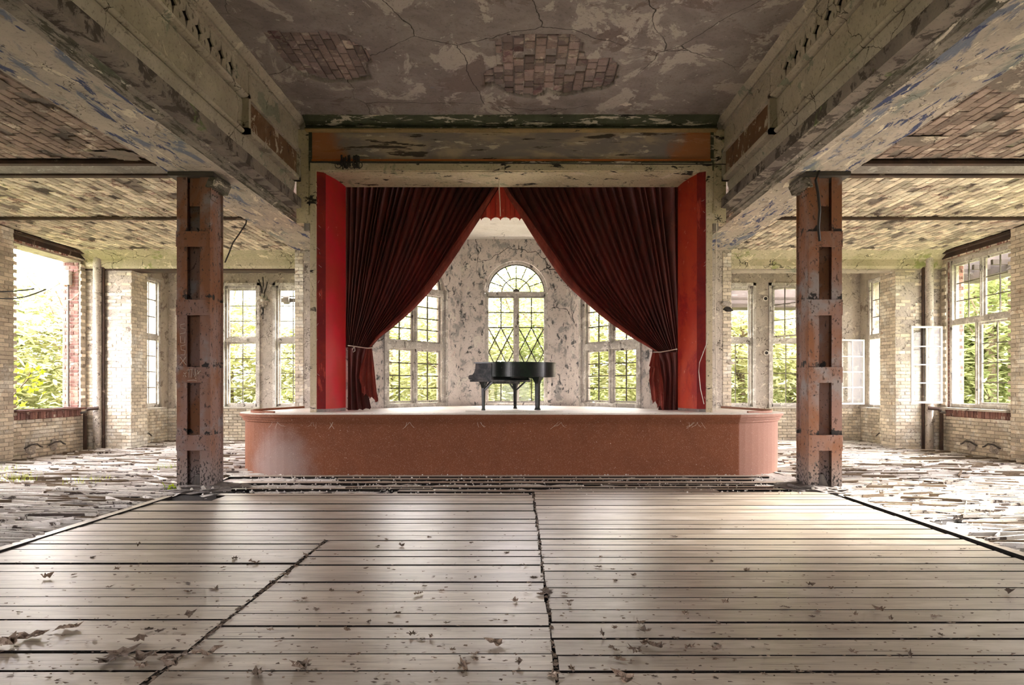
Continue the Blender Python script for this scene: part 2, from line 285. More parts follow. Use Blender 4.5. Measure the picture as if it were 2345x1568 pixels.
class MB:
    """collects geometry, links it as ONE mesh object"""
    def __init__(s): s.v = []; s.f = []; s.t = []
    def add(s, vs, fs, tint=0.0):
        k = len(s.v); s.v += [tuple(p) for p in vs]; s.f += [tuple(i + k for i in f) for f in fs]; s.t += [tint] * len(fs); return s
    def box(s, a, b, tint=0.0):
        x0, y0, z0 = a; x1, y1, z1 = b
        return s.add([(x0,y0,z0),(x1,y0,z0),(x1,y1,z0),(x0,y1,z0),(x0,y0,z1),(x1,y0,z1),(x1,y1,z1),(x0,y1,z1)],
                     [(0,3,2,1),(4,5,6,7),(0,1,5,4),(1,2,6,5),(2,3,7,6),(3,0,4,7)], tint)
    def obox(s, o, u, v, w, tint=0.0):
        """box with corner o and edge vectors u, v, w"""
        o, u, v, w = Vector(o), Vector(u), Vector(v), Vector(w)
        p = [o, o+u, o+u+v, o+v, o+w, o+u+w, o+u+v+w, o+v+w]
        f = [(0,3,2,1),(4,5,6,7),(0,1,5,4),(1,2,6,5),(2,3,7,6),(3,0,4,7)]
        if u.cross(v).dot(w) < 0: f = [tuple(reversed(q)) for q in f]
        return s.add(p, f, tint)
    def bar(s, a, b, w, h, up=(0, 0, 1)):
        """rectangular bar centred on the segment a-b"""
        a, b = Vector(a), Vector(b); d = b - a; up = Vector(up)
        sd = d.cross(up); sd = sd.normalized() if sd.length > 1e-6 else Vector((1, 0, 0)); n = sd.cross(d).normalized()
        return s.obox(a - sd * w / 2 - n * h / 2, sd * w, n * h, d)
    def tube(s, pts, r, n=6, cap=True):
        pts = [Vector(p) for p in pts]; vs = []; fs = []
        for i, p in enumerate(pts):
            d = (pts[min(i + 1, len(pts) - 1)] - pts[max(i - 1, 0)]).normalized()
            a = d.cross(Vector((0, 0, 1)));
            if a.length < .1: a = d.cross(Vector((1, 0, 0)))
            a.normalize(); c = d.cross(a)
            rr = r(i / (len(pts) - 1)) if callable(r) else r
            for k in range(n): t = 2 * PI * k / n; vs.append(p + (a * math.cos(t) + c * math.sin(t)) * rr)
        for i in range(len(pts) - 1):
            for k in range(n): q = (k + 1) % n; fs.append((i*n+k, i*n+q, (i+1)*n+q, (i+1)*n+k))
        if cap: fs += [tuple(range(n)), tuple(reversed(range((len(pts)-1)*n, len(pts)*n)))]
        return s.add(vs, fs)
    def prism(s, poly, a, axis):
        """polygon (list of 3-d points) swept by vector axis"""
        poly = [Vector(p) for p in poly]; ax = Vector(axis); n = len(poly)
        vs = poly + [p + ax for p in poly]
        fs = [tuple(range(n)), tuple(reversed(range(n, 2 * n)))] + [(i, n + i, n + (i+1) % n, (i+1) % n) for i in range(n)]
        return s.add(vs, fs)
    def loft(s, prof, ys, mirror=1):
        """open (x, z) profile swept along y"""
        n = len(prof); vs = [(x * mirror, y, z) for y in ys for x, z in prof]
        fs = [(j*n+i, j*n+i+1, (j+1)*n+i+1, (j+1)*n+i) for j in range(len(ys)-1) for i in range(n-1)]
        return s.add(vs, fs)
    def mesh(s, name, mat=None, smooth=False):
        me = bpy.data.meshes.new(name); me.from_pydata(s.v, [], s.f); me.update()
        if any(s.t):
            at = me.attributes.new('tint', 'FLOAT', 'FACE'); at.data.foreach_set('value', s.t)
        if mat: me.materials.append(M[mat])
        if smooth: me.polygons.foreach_set('use_smooth', [True] * len(me.polygons))
        return me
    def build(s, name, mat, parent=None, smooth=False, fix=False, bevel=0):
        me = s.mesh(name, mat, smooth)
        if fix or bevel:
            bm = bmesh.new(); bm.from_mesh(me)
            if bevel:
                bmesh.ops.remove_doubles(bm, verts=bm.verts, dist=1e-5)
                bmesh.ops.bevel(bm, geom=bm.edges[:], offset=bevel, segments=1, affect='EDGES', clamp_overlap=True)
            bmesh.ops.recalc_face_normals(bm, faces=bm.faces); bm.to_mesh(me); bm.free()
        return link(name, me, parent)

LOC = {}
def link(name, data, parent=None, mw=None):
    o = bpy.data.objects.new(name, data); COL.objects.link(o)
    if mw is not None: o.matrix_world = mw
    if parent is not None:
        o.parent = parent; o.matrix_parent_inverse = Matrix.Translation(-total(parent))
    return o
def total(o):
    v = Vector((0, 0, 0))
    if o.type == 'EMPTY': v = Vector(LOC.get(o.name, (0, 0, 0)))
    return v
def tag(o, label=None, cat=None, group=None, kind=None):
    for k, v in (('label', label), ('category', cat), ('group', group), ('kind', kind)):
        if v: o[k] = v
    return o
def thing(name, loc, label, cat, group=None):
    o = bpy.data.objects.new(name, None); COL.objects.link(o); o.location = loc; o.empty_display_size = .1
    LOC[o.name] = tuple(loc); return tag(o, label, cat, group)
def structure(name, label, cat=None):
    o = bpy.data.objects.new(name, None); COL.objects.link(o); return tag(o, label, cat, kind='structure')
def struct_mesh(mb, name, mat, label, cat, **k): return tag(mb.build(name, mat, **k), label, cat, kind='structure')

# unit pieces shared by every brick / plank: base on z=0, 1x1x1, chamfered face towards +z
def unit_piece(name, mat, c=.06, cz=.25, wob=.0, seed=0):
    r = random.Random(seed); j = lambda: r.uniform(-wob, wob)
    lo = [(-.5 + j(), -.5 + j(), 0), (.5 + j(), -.5 + j(), 0), (.5 + j(), .5 + j(), 0), (-.5 + j(), .5 + j(), 0)]
    mid = [(x, y, 1 - cz) for x, y, _ in lo]
    top = [(x * (1 - 2 * c) , y * (1 - 4 * c), 1 + j() * 2) for x, y, _ in lo]
    m = MB().add(lo + mid + top, [(0,1,5,4),(1,2,6,5),(2,3,7,6),(3,0,4,7),(4,5,9,8),(5,6,10,9),(6,7,11,10),(7,4,8,11),(8,9,10,11)])
    return m.mesh(name, mat)
PIECES = {}
def pieces(mat, n=4, **k):
    if mat not in PIECES: PIECES[mat] = [unit_piece('brick', mat, seed=i + 5, wob=.035, **k) for i in range(n)]
    return PIECES[mat]

def lay_bricks(parent, o, u, v, n, U, V, L, H, depth, mat, keep, nmax=300, rough=1.0, skip=.0, name='brick', both=True):
    """bricks in running bond over the rectangle o + [0,U]u + [0,V]v, standing proud along n. keep(p) says where a brick may lie."""
    o, u, v, n = Vector(o), Vector(u).normalized(), Vector(v).normalized(), Vector(n).normalized()
    cand = []; j = .012
    for r in range(int(V / (H + j)) + 1):
        y = r * (H + j) + H / 2
        if y + H / 2 > V + .01: break
        x = -(L / 2) * (r % 2) + R.uniform(-.01, .01)
        while x < U:
            x0, x1 = max(x, 0), min(x + L, U); w = x1 - x0; x += L + j
            if w < .05: continue
            c = o + u * (x0 + w / 2) + v * y
            if not keep(c): continue
            if R.random() < skip: continue
            cand.append((c, w, H))
    vis = [c for c in cand if seen(c[0], 10)]; hid = [c for c in cand if not seen(c[0], 10)]
    vis.sort(key=lambda c: (c[0] - Vector((CX, 0, CZ))).length)
    mb = MB(); meshes = pieces(mat)
    for i, (c, w, h) in enumerate(vis + hid):
        d = depth * R.uniform(.6, 1.15) * rough; a = R.uniform(-.008, .008)
        uu = (u + v * a).normalized(); vv = n.cross(uu); tilt = R.uniform(-.02, .02)
        nn = (n + uu * tilt).normalized()
        if i < nmax and i < len(vis):
            mw = Matrix((uu * w, vv * h, nn * d)).transposed().to_4x4(); mw.translation = c
            link(name, meshes[i % 4], parent, mw)
        else:
            jx, jy = .92 * w / 2, .84 * h / 2
            b0 = [c + uu * sx * w / 2 + vv * sy * h / 2 for sx, sy in ((-1,-1),(1,-1),(1,1),(-1,1))]
            t0 = [c + uu * sx * jx + vv * sy * jy + nn * d for sx, sy in ((-1,-1),(1,-1),(1,1),(-1,1))]
            mb.add(b0 + t0, [(0,1,5,4),(1,2,6,5),(2,3,7,6),(3,0,4,7),(4,5,6,7)], R.random() + .001)
    if mb.f: tag(mb.build('brickwork', mat, parent), kind='stuff')

# ------------------------------------------------------------------ the large structure
ZC, ZB, ZN = 4.98, 4.93, 6.68            # aisle ceiling, beam underside, nave ceiling
YF, Y0 = 19.6, -4.0                      # far aisle wall, wall behind the camera
always = lambda c: True

def wall_panel(mb, o, u, n, U, z0, z1, openings, th):
    """solid wall with rectangular openings (u0, u1, z0, z1); n points out of the room"""
    o = Vector(o); u = Vector(u); n = Vector(n)
    def bx(a, b, c, d):
        if b - a > 1e-4 and d - c > 1e-4: mb.obox(o + u * a + Vector((0, 0, c)), u * (b - a), n * th, (0, 0, d - c))
    x = 0
    for (a, b, c, d) in sorted(openings):
        bx(x, a, z0, z1); bx(a, b, z0, c); bx(a, b, d, z1); x = b
    bx(x, U, z0, z1)

# floor
floor = struct_mesh(MB().box((-11.4, Y0, -.12), (11.4, YF + .3, -.045)), 'floor', 'dirt', 'broken timber floor of the abandoned hall', 'floor')
for s in (-1, 1):                         # dusty subfloor of the two aisles, level with the deck
    a, b = sorted((s * 4.99, s * 11.2))
    g = bmesh.new(); nx, ny = 50, 150
    V = [[g.verts.new((a + (b - a) * i / nx, Y0 + (YF + .2 - Y0) * j / ny, 0)) for j in range(ny + 1)] for i in range(nx + 1)]
    for i in range(nx):
        for j in range(ny): g.faces.new((V[i][j], V[i+1][j], V[i+1][j+1], V[i][j+1]))
    for v in g.verts: v.co.z = -.030 + .03 * mnoise.noise(v.co * 1.7) + .014 * mnoise.noise(v.co * 7)
    me = bpy.data.meshes.new('dusty_subfloor'); g.to_mesh(me); g.free(); me.materials.append(M['dust'])
    link('dusty_subfloor', me, floor)
# dusty strip between the deck and the stage
g = bmesh.new(); nx, ny = 110, 24
V = [[g.verts.new((-5.0 + 10 * i / nx, 8.4 + 11.2 * (j / ny) ** 1.6, 0)) for j in range(ny + 1)] for i in range(nx + 1)]
for i in range(nx):
    for j in range(ny): g.faces.new((V[i][j], V[i+1][j], V[i+1][j+1], V[i][j+1]))
for v in g.verts: v.co.z = -.028 + .025 * mnoise.noise(v.co * 2.3) + .018 * mnoise.noise(v.co * 9) - (.03 if v.co.y < 10 else 0)
me = bpy.data.meshes.new('rubble_strip'); g.to_mesh(me); g.free(); me.materials.append(M['dust']); link('rubble_strip', me, floor)

# deck planks, each an object
plank_meshes = [unit_piece('plank', 'plank', c=.0004, cz=.03, wob=.0015, seed=40 + i) for i in range(5)]
for me in plank_meshes:                  # the sides of the boards are black with old dirt
    me.materials.append(M['dirt'])
    for k in range(8): me.polygons[k].material_index = 1
def plank(x0, x1, y, w, z=0.0, th=.04, rot=0, name='plank', mesh=None, tilt=0, par=None):
    mw = Matrix.Translation(((x0 + x1) / 2, y, z - th)) @ Matrix.Rotation(rot, 4, 'Z') @ Matrix.Rotation(tilt, 4, 'X') @ Matrix.Diagonal((x1 - x0, w, th, 1))
    return link(name, mesh or R.choice(plank_meshes), floor if par is None else par, mw)
def rows(ya, yb, w0=.19, w1=.255):
    y = ya; out = []
    while y < yb:
        w = R.uniform(w0, w1); out.append((y + w / 2, w)); y += w + R.choice((.012, .016, .022, .028, .038))
    return out
for y, w in rows(1.6, 9.95):              # right section
    plank(.375 + R.uniform(-.008, .008), 4.80, y, w, R.uniform(-.004, .003), rot=R.uniform(-.0008, .0008))
for y, w in rows(1.6, 6.8):               # middle and left sections
    plank(-1.835, .355 + R.uniform(-.012, .008), y, w, R.uniform(-.004, .003), rot=R.uniform(-.001, .001))
for y, w in rows(1.5, 6.8):
    plank(-4.86, -1.86 + R.uniform(-.02, .01), y, w, R.uniform(-.006, .004), rot=R.uniform(-.0015, .002))
for y, w in rows(6.82, 9.55):             # beyond, the left and middle run as one
    x0 = -4.86 if y < 9.1 else R.uniform(-4.3, -2.6)
    plank(x0, .355 + R.uniform(-.012, .01), y, w, R.uniform(-.006, .006), rot=R.uniform(-.002, .002))
for (x0, x1, y, w, rot) in [(-4.3, .3, 9.72, .16, .004), (-1.7, 3.2, 10.05, .17, -.003), (-2.6, 4.3, 10.45, .13, .002), (.8, 4.5, 10.22, .12, 0), (-4.6, 4.6, 10.95, .2, .002),
                            (-3.0, 4.2, 11.35, .19, -.002), (-5.0, 4.6, 11.72, .2, .001), (-5.4, -1.2, 10.25, .07, .006), (1.2, 4.0, 10.72, .07, -.004)]:
    plank(x0, x1, y, w, .004, rot=rot)
for s in (-1, 1):                         # the kerb board along each side of the deck
    xx = s * 4.93
    mw = Matrix.Translation((xx, 5.4, -.035)) @ Matrix.Rotation(PI / 2, 4, 'Z') @ Matrix.Diagonal((8.2, .11, .05, 1))
    link('edge_board', plank_meshes[0], floor, mw)

# aisle walls: outer, near part at |x| = 10.9, far part at |x| = 10.35
side_open = [(9.0, 12.0), (14.3, 16.5)]  # first opening is out of view, widened to bring light onto the deck
for s, side in ((-1, 'left'), (1, 'right')):
    mb = MB()
    wall_panel(mb, (s * 10.9, Y0, 0), (0, 1, 0), (s, 0, 0), 17.4 - Y0, -.1, 5.1, [(a - Y0, b - Y0, 1.08, 4.74) for a, b in side_open], .45)
    wall_panel(mb, (s * 10.35, 17.4, 0), (0, 1, 0), (s, 0, 0), YF - 17.4 + .3, -.1, 5.1, [(.1, 1.85, 1.0, 4.72)], .45)
    mb.obox((s * 10.35, 17.4, -.1), (s * .55, 0, 0), (0, .2, 0), (0, 0, 5.2))
    w = struct_mesh(mb, 'wall_' + side, 'wall_mortar', 'whitewashed brick outer wall of the %s aisle' % side, 'wall')
    far_open = [(6.15, 7.17), (7.66, 8.70)]
    mf = MB()
    o = (s * 4.0, YF, 0)
    wall_panel(mf, o, (s, 0, 0), (0, 1, 0), 6.8, -.1, 5.1, [(a - 4.0, b - 4.0, 1.0, 4.62) for a, b in far_open], .4)
    wf = struct_mesh(mf, 'wall_far_' + side, 'rough', 'rough rendered end wall of the %s aisle with two tall windows' % side, 'wall')
    # bricks
    no = (-s, 0, 0); uu = (0, 1, 0)
    def k1(c):
        return not any(a - .02 < c.y < b + .02 and 1.0 < c.z < 4.76 for a, b in side_open) and c.y > 12.0
    lay_bricks(w, (s * 10.9, 11.9, 0), uu, (0, 0, 1), no, 4.75, ZC - .02, .25, .075, .03, 'brick', k1, 260)
    lay_bricks(w, (s * 10.35, 17.62, 0), uu, (0, 0, 1), no, 1.9, 1.0, .25, .075, .02, 'brick', always, 40)
    lay_bricks(wf, (s * 5.4, YF, 0), (s, 0, 0), (0, 0, 1), (0, -1, 0), 5, .95, .25, .075, .02, 'brick', always, 60)
    # red brick reveals of the large near window
    lay_bricks(w, (s * 10.95, 16.5, 1.08), (s, 0, 0), (0, 0, 1), (0, -1, 0), .38, 3.65, .2, .075, .02, 'red_brick', always, 100)
    lay_bricks(w, (s * 10.9, 14.3, 4.78), (0, 1, 0), (0, 0, 1), no, 2.2, .18, .07, .17, .03, 'red_brick', always, 60)
    lay_bricks(w, (s * 10.9, 14.3, .86), (0, 1, 0), (0, 0, 1), no, 2.2, .18, .075, .17, .05, 'red_brick', always, 60)
    # pilaster near the frame's edge, and the big pier that carries the cross beam
    for (ya, yb, xa, nm, mt, lab) in [(12.3, 13.95, 10.62, 'brick_pilaster', 'wall_mortar', 'wide flat brick pilaster beside the big %s window' % side),
                                      (16.72, 17.42, 9.75, 'brick_pier', 'rough', 'square plastered brick pier under the %s cross beam' % side)]:
        m2 = MB().obox((s * xa, ya, -.1), (s * (10.93 - xa), 0, 0), (0, yb - ya, 0), (0, 0, 5.05))
        pr = struct_mesh(m2, nm, mt, lab, 'pillar', fix=True)
        lay_bricks(pr, (s * xa, ya, 0), (0, 1, 0), (0, 0, 1), no, yb - ya, 4.95, .24, .075, .014, 'brick', always, 130)
        lay_bricks(pr, (s * xa, ya, 0), (s, 0, 0), (0, 0, 1), (0, -1, 0), 10.9 - xa, 4.95, .24, .075, .014, 'brick', always if nm == 'brick_pilaster' else (lambda c: c.z < 2.2 or R.random() < .45), 130)
    # slender round pipe casing between wall and pier
    struct_mesh(MB().tube([(s * 10.55, 16.62, 0), (s * 10.55, 16.62, 4.95)], .10, 12), 'round_corner_column', 'rough', 'plastered round column in the corner by the %s pier' % side, 'column', smooth=True)
    # pier beside the stage and the wall of the stage house
    m2 = MB().obox((s * 4.5, 16.0, -.1), (s * .83, 0, 0), (0, .9, 0), (0, 0, 5.1))
    pr = struct_mesh(m2, 'stage_pier', 'rough', 'grey plastered pier behind the %s end of the stage' % side, 'pillar', fix=True)
    lay_bricks(pr, (s * 5.12, 16.0, 0), (s, 0, 0), (0, 0, 1), (0, -1, 0), .21, 4.9, .2, .075, .02, 'brick', always, 80)
    struct_mesh(MB().obox((s * 3.88, 13.6, -.1), (s * .12, 0, 0), (0, 6.2, 0), (0, 0, 7.1)), 'wall_stage_' + side, 'rough', 'plastered side wall of the stage house on the %s' % side, 'wall')
# wall behind the camera with tall openings
mb = MB(); wall_panel(mb, (-11.3, Y0, 0), (1, 0, 0), (0, -1, 0), 22.6, -.1, 7.1, [(9.8, 12.8, 0, 3.2)], .4)
struct_mesh(mb, 'wall_behind', 'rough', 'wall behind the viewer with tall openings', 'wall')

# ceilings
ceil = struct_mesh(MB().box((-4.4, Y0, ZN + .07), (4.4, 12.8, 7.0)), 'ceiling', 'nave', 'stained plaster ceiling of the central hall with fallen patches', 'ceiling')
# plaster skin with two ragged holes where the brick shows
def blob(poly, p):
    x, y = p; inside = False; n = len(poly)
    for i in range(n):
        (x1, y1), (x2, y2) = poly[i], poly[(i + 1) % n]
        if (y1 > y) != (y2 > y) and x < (x2 - x1) * (y - y1) / (y2 - y1) + x1: inside = not inside
    return inside
def to_ceil(pts):
    out = []
    for px, py in pts:
        d = (ZN - CZ) * F / (885 - py); out.append(((px - 1190) * d / F + CX, d))
    return out
hole1 = to_ceil([(600,74),(760,72),(800,92),(840,112),(852,140),(838,165),(852,182),(800,188),(745,186),(690,175),(655,150),(625,110)])
hole2 = to_ceil([(1135,92),(1160,80),(1240,76),(1320,82),(1335,100),(1340,135),(1400,134),(1416,150),(1414,185),(1395,200),(1340,212),(1290,220),(1250,212),(1230,224),(1190,222),(1150,212),(1135,196),(1107,198),(1112,165),(1140,150)])
g = bmesh.new(); st = .045; nx, ny = int(8.0 / st), int(6.0 / st)
gx = lambda i: -4.0 + 8.0 * i / nx
gy = lambda j: 6.6 + 6.0 * j / ny
vs = {}
def gv(i, j):
    if (i, j) not in vs:
        x, y = gx(i), gy(j); q = Vector((x, y, 0))
        vs[(i, j)] = g.verts.new((x, y, ZN + .012 * mnoise.noise(q * 1.1) + .004 * mnoise.noise(q * 6)))
    return vs[(i, j)]
for i in range(nx):
    for j in range(ny):
        c = ((gx(i) + gx(i + 1)) / 2, (gy(j) + gy(j + 1)) / 2)
        w = (c[0] + .05 * mnoise.noise(Vector((c[0] * 4, c[1] * 4, 3))), c[1] + .05 * mnoise.noise(Vector((c[0] * 4, c[1] * 4, 9))))
        if blob(hole1, w) or blob(hole2, w): continue
        g.faces.new((gv(i, j), gv(i, j + 1), gv(i + 1, j + 1), gv(i + 1, j)))
be = [e for e in g.edges if len(e.link_faces) == 1 and all(7 < v.co.y < 12.3 and abs(v.co.x) < 3.9 for v in e.verts)]
r = bmesh.ops.extrude_edge_only(g, edges=be)
for v in [e for e in r['geom'] if isinstance(e, bmesh.types.BMVert)]: v.co.z += .075
me = bpy.data.meshes.new('plaster_skin'); g.to_mesh(me); g.free(); me.materials.append(M['nave']); me.polygons.foreach_set('use_smooth', [True] * len(me.polygons))
link('plaster_skin', me, ceil)
MB().box((-4.1, Y0, ZN), (4.1, 6.62, ZN + .07)).build('plaster_skin', 'nave', ceil)
# exposed bricks in both holes: laid along y in the right hole, along x in the left one
lay_bricks(ceil, (-.6, 9.0, ZN + .07), (0, 1, 0), (1, 0, 0), (0, 0, -1), 4.2, 2.4, .20, .155, .035, 'nave_brick', lambda c: blob(hole2, (c.x, c.y)), 200, skip=.04)
lay_bricks(ceil, (-3.6, 9.0, ZN + .07), (.35, 1, 0), (-1, .35, 0), (0, 0, -1), 4.2, .1, .23, .12, .03, 'nave_brick', always, 0) if False else None
lay_bricks(ceil, (-4.4, 8.4, ZN + .07), (0, 1, 0), (1, 0, 0), (0, 0, -1), 4.5, 2.9, .25, .125, .028, 'nave_brick', lambda c: blob(hole1, (c.x, c.y)), 200, skip=.02)

for s, side in ((-1, 'left'), (1, 'right')):
    a, b = sorted((s * 4.0, s * 10.95))
    cl = struct_mesh(MB().box((a, Y0, ZC + .02), (b, YF + .2, ZC + .2)), 'ceiling_' + side, 'mortar', 'bare whitewashed brick ceiling of the %s aisle' % side, 'ceiling')
    # near part still plastered, ragged towards the bricks
    g = bmesh.new(); st = .07; nx, ny = int(5.6 / st), int(10.0 / st)
    vs = {}
    def cv(i, j):
        if (i, j) not in vs:
            q = Vector((s * (5.3 + 5.6 * i / nx), 10.0 * j / ny, 0)); vs[(i, j)] = g.verts.new((q.x, q.y, ZC - .022 + .015 * mnoise.noise(q * 2.1)))
        return vs[(i, j)]
    for i in range(nx):
        for j in range(ny):
            x = 5.3 + 5.6 * i / nx; y = 10.0 * j / ny; nz = mnoise.noise(Vector((x * .8, y * .8, s * 4.0))) * 1.0 + mnoise.noise(Vector((x * 3, y * 3, s))) * .35
            if y + nz * 1.0 > 7.2 + (.9 if x > 7.5 else 0) + (x - 5.3) * .10 and not (y > 8.8 and nz > .45): continue
            fs = (cv(i, j), cv(i, j + 1), cv(i + 1, j + 1), cv(i + 1, j)); g.faces.new(fs if s > 0 else fs[::-1])
    me = bpy.data.meshes.new('plaster_skin'); g.to_mesh(me); g.free(); me.materials.append(M['aisle_plaster'])
    link('plaster_skin', me, cl)
    MB().box((min(s*5.3, s*10.9), Y0, ZC - .02), (max(s*5.3, s*10.9), .02, ZC + .05)).build('plaster_skin', 'aisle_plaster', cl)
    gone = lambda c: mnoise.noise(Vector((c.x * 2.6, c.y * 1.9, 5 * s))) < .36
    keep = lambda c: gone(c) and not (9.70 < c.y < 10.45) and not (16.5 < c.y < 17.2)
    lay_bricks(cl, (s * 5.31, 5.2, ZC + .02), (0, 1, 0), (s, 0, 0), (0, 0, -1), 4.5, 5.5, .25, .12, .024, 'dim_bare_brick', keep, 160, skip=.03)
    lay_bricks(cl, (s * 5.31, 10.4, ZC + .02), (0, 1, 0), (s, 0, 0), (0, 0, -1), YF - 10.4, 5.5, .25, .12, .024, 'ceil_brick', keep, 140, skip=.04)
    # steel joists carrying the brick vaults
    j1 = MB()
    x0, x1 = sorted((s * 5.3, s * 10.9))
    for (y, h, w) in [(9.80, .06, .10), (10.35, .07, .12), (13.05, .05, .07)]:
        t = MB().box((x0, y - w / 2, ZC - .045 - h * .3), (x1, y + w / 2, ZC - .015)).box((x0, y - .015, ZC - .03), (x1, y + .015, ZC + .1))
        t.build('steel_joist', 'bare_steel', cl)
    MB().box((x0, 9.85, ZC - .035), (x1, 10.29, ZC + .05)).build('concrete_strip', 'concrete', cl)
    # cove along the outer wall with its rusted angle iron
    MB().obox((s * 10.9, 12, ZC - .06), (-s * .16, 0, 0), (0, 4.7, 0), (0, 0, .05)).obox((s * 10.9, 12, ZC - .16), (-s * .05, 0, 0), (0, 4.7, 0), (0, 0, .12)).build('wall_angle_iron', 'bare_steel', cl, fix=True)
    # cross beam with a cove, resting on the pier
    prof = [(16.15, ZC + .02), (16.42, ZC - .06), (16.60, ZC - .16), (16.60, 4.66), (16.66, 4.60), (17.15, 4.60), (17.2, 4.66), (17.2, ZC + .02)]
    m3 = MB(); vs_ = [(x, y, z) for x in (x0 if s < 0 else 5.2, x1 if s > 0 else -5.2) for y, z in prof]; n = len(prof)
    m3.add(vs_, [(i, i + 1, n + i + 1, n + i) for i in range(n - 1)])
    cb = struct_mesh(m3, 'cross_beam', 'aisle_beam', 'plastered cross beam over the %s aisle' % side, 'beam', fix=True)
    MB().box((x0 if s < 0 else 5.2, 16.68, 4.56), (x1 if s > 0 else -5.2, 17.12, 4.61)).build('beam_flange', 'bare_steel' if s < 0 else 'beam', cb)

    # long side beam
    lab = 'long peeling plaster beam along the %s of the central hall' % side
    bm_ = struct_mesh(MB().box((min(s*4.40, s*5.31), Y0, ZB + .01), (max(s*4.40, s*5.31), 16.9, 6.95)), 'long_beam', 'beam', lab, 'beam')
    ys = [Y0 + i * .25 for i in range(int((12.5 - Y0) / .25) + 1)]
    up = [(3.80, 6.69), (3.92, 6.69), (3.965, 6.64), (4.02, 6.58), (4.10, 6.575), (4.10, 6.56), (4.03, 6.555), (4.03, 6.515), (4.10, 6.505), (4.16, 6.505)]
    MB().loft(up, ys, s).build('cove', 'beam', bm_, fix=False)
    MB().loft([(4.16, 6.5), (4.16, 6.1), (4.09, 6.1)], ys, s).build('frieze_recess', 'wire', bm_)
    MB().loft([(4.12, 6.115), (4.02, 6.10), (4.0, 6.075), (4.02, 6.05), (4.07, 6.035), (4.15, 6.03), (4.15, 6.01), (4.10, 6.01), (4.10, 5.86), (4.12, 5.60), (4.16, 5.59), (4.16, 5.575), (4.12, 5.57), (4.12, 5.46)], ys, s).build('upper_face', 'beam', bm_)
    pipe = [(4.12 - .06 * math.sin(t), 5.53 - .042 * math.cos(t)) for t in [PI * k / 8 for k in range(9)]]
    pipe = [(4.12, 5.49)] + pipe + [(4.12, 5.57)]
    MB().loft(pipe, [y for y in ys if y < 10.1] + [10.05], s).build('half_round_moulding', 'beam', bm_, smooth=True)
    MB().loft([(4.12, 5.50), (4.145, 5.38), (4.20, 5.08), (4.20, 5.06)], ys, s).build('lower_face', 'beam', bm_)
    yl = ys + [13, 14, 15, 16]
    MB().loft([(4.2, 5.07), (4.165, 5.055), (4.165, 5.035), (4.215, 5.02), (4.22, 4.99), (4.28, 4.975), (4.29, 4.95), (4.36, 4.94), (4.39, ZB)], yl, s).build('stepped_moulding', 'beam_dirty', bm_)
    MB().add([(s*4.39, Y0, ZB), (s*5.31, Y0, ZB), (s*5.31, 16.9, ZB), (s*4.39, 16.9, ZB)], [(0, 1, 2, 3)]).build('beam_underside', 'beam_blue', bm_)
    MB().add([(s*5.31, Y0, ZB), (s*5.31, 16.9, ZB), (s*5.31, 16.9, 5.1), (s*5.31, Y0, 5.1)], [(0, 1, 2, 3)]).build('beam_edge', 'beam_blue', bm_)
    # pierced star frieze: one plate with star and lozenge openings
    crv = bpy.data.curves.new('star_frieze', 'CURVE'); crv.dimensions = '2D'; crv.fill_mode = 'BOTH'; crv.extrude = .012
    def poly(pts):
        sp = crv.splines.new('POLY'); sp.points.add(len(pts) - 1)
        for q, (a, b) in zip(sp.points, pts): q.co = (a, b, 0, 1)
        sp.use_cyclic_u = True
    fy0, fy1 = 6.1, 10.2
    poly([(fy0, 6.10), (fy1, 6.10), (fy1, 6.505), (fy0, 6.505)])
    y = 9.6
    while y > 6.3:
        rr = .115
        poly([(y + (.105 if k % 2 == 0 else .052) * math.cos(PI * k / 4), 6.30 + (.165 if k % 2 == 0 else .058) * math.sin(PI * k / 4)) for k in range(8)])
        for dz in (.085, -.085): poly([(y + .163 + a * .024, 6.30 + dz + b * .045) for a, b in ((0, 1), (1, 0), (0, -1), (-1, 0))])
        y -= .325
    tmp = bpy.data.objects.new('star_frieze', crv); COL.objects.link(tmp)
    me = bpy.data.meshes.new_from_object(tmp.evaluated_get(bpy.context.evaluated_depsgraph_get())); bpy.data.objects.remove(tmp)
    me.materials.clear(); me.materials.append(M['beam'])
    link('star_frieze', me, bm_, Matrix(((0, 0, 1, s * 4.075), (1, 0, 0, 0), (0, 1, 0, 0), (0, 0, 0, 1))))
    for ya, yb in ((Y0, fy0 - .02), (fy1 + .02, 12.5)):
        MB().obox((s * 4.065, ya, 6.10), (s * .03, 0, 0), (0, yb - ya, 0), (0, 0, .4)).build('frieze_panel', 'beam', bm_, fix=True)
    # sunk rusty brown panel near the proscenium
    MB().obox((s * 4.045, 10.14, 5.58), (s * .03, 0, 0), (0, 2.2, 0), (0, 0, .44)).build('brown_panel', 'nave_panel', bm_, fix=True) if 'nave_panel' in M else None
    fr = MB()
    for (ya, yb, za, zb) in [(10.06, 12.46, 5.50, 5.58), (10.06, 12.46, 6.03, 6.10), (10.06, 10.14, 5.5, 6.1), (12.36, 12.46, 5.5, 6.1)]:
        fr.obox((s * 4.0, ya, za), (s * .12, 0, 0), (0, yb - ya, 0), (0, 0, zb - za))
    fr.build('panel_frame', 'beam', bm_, fix=True)
    # pipe running under the panel edge

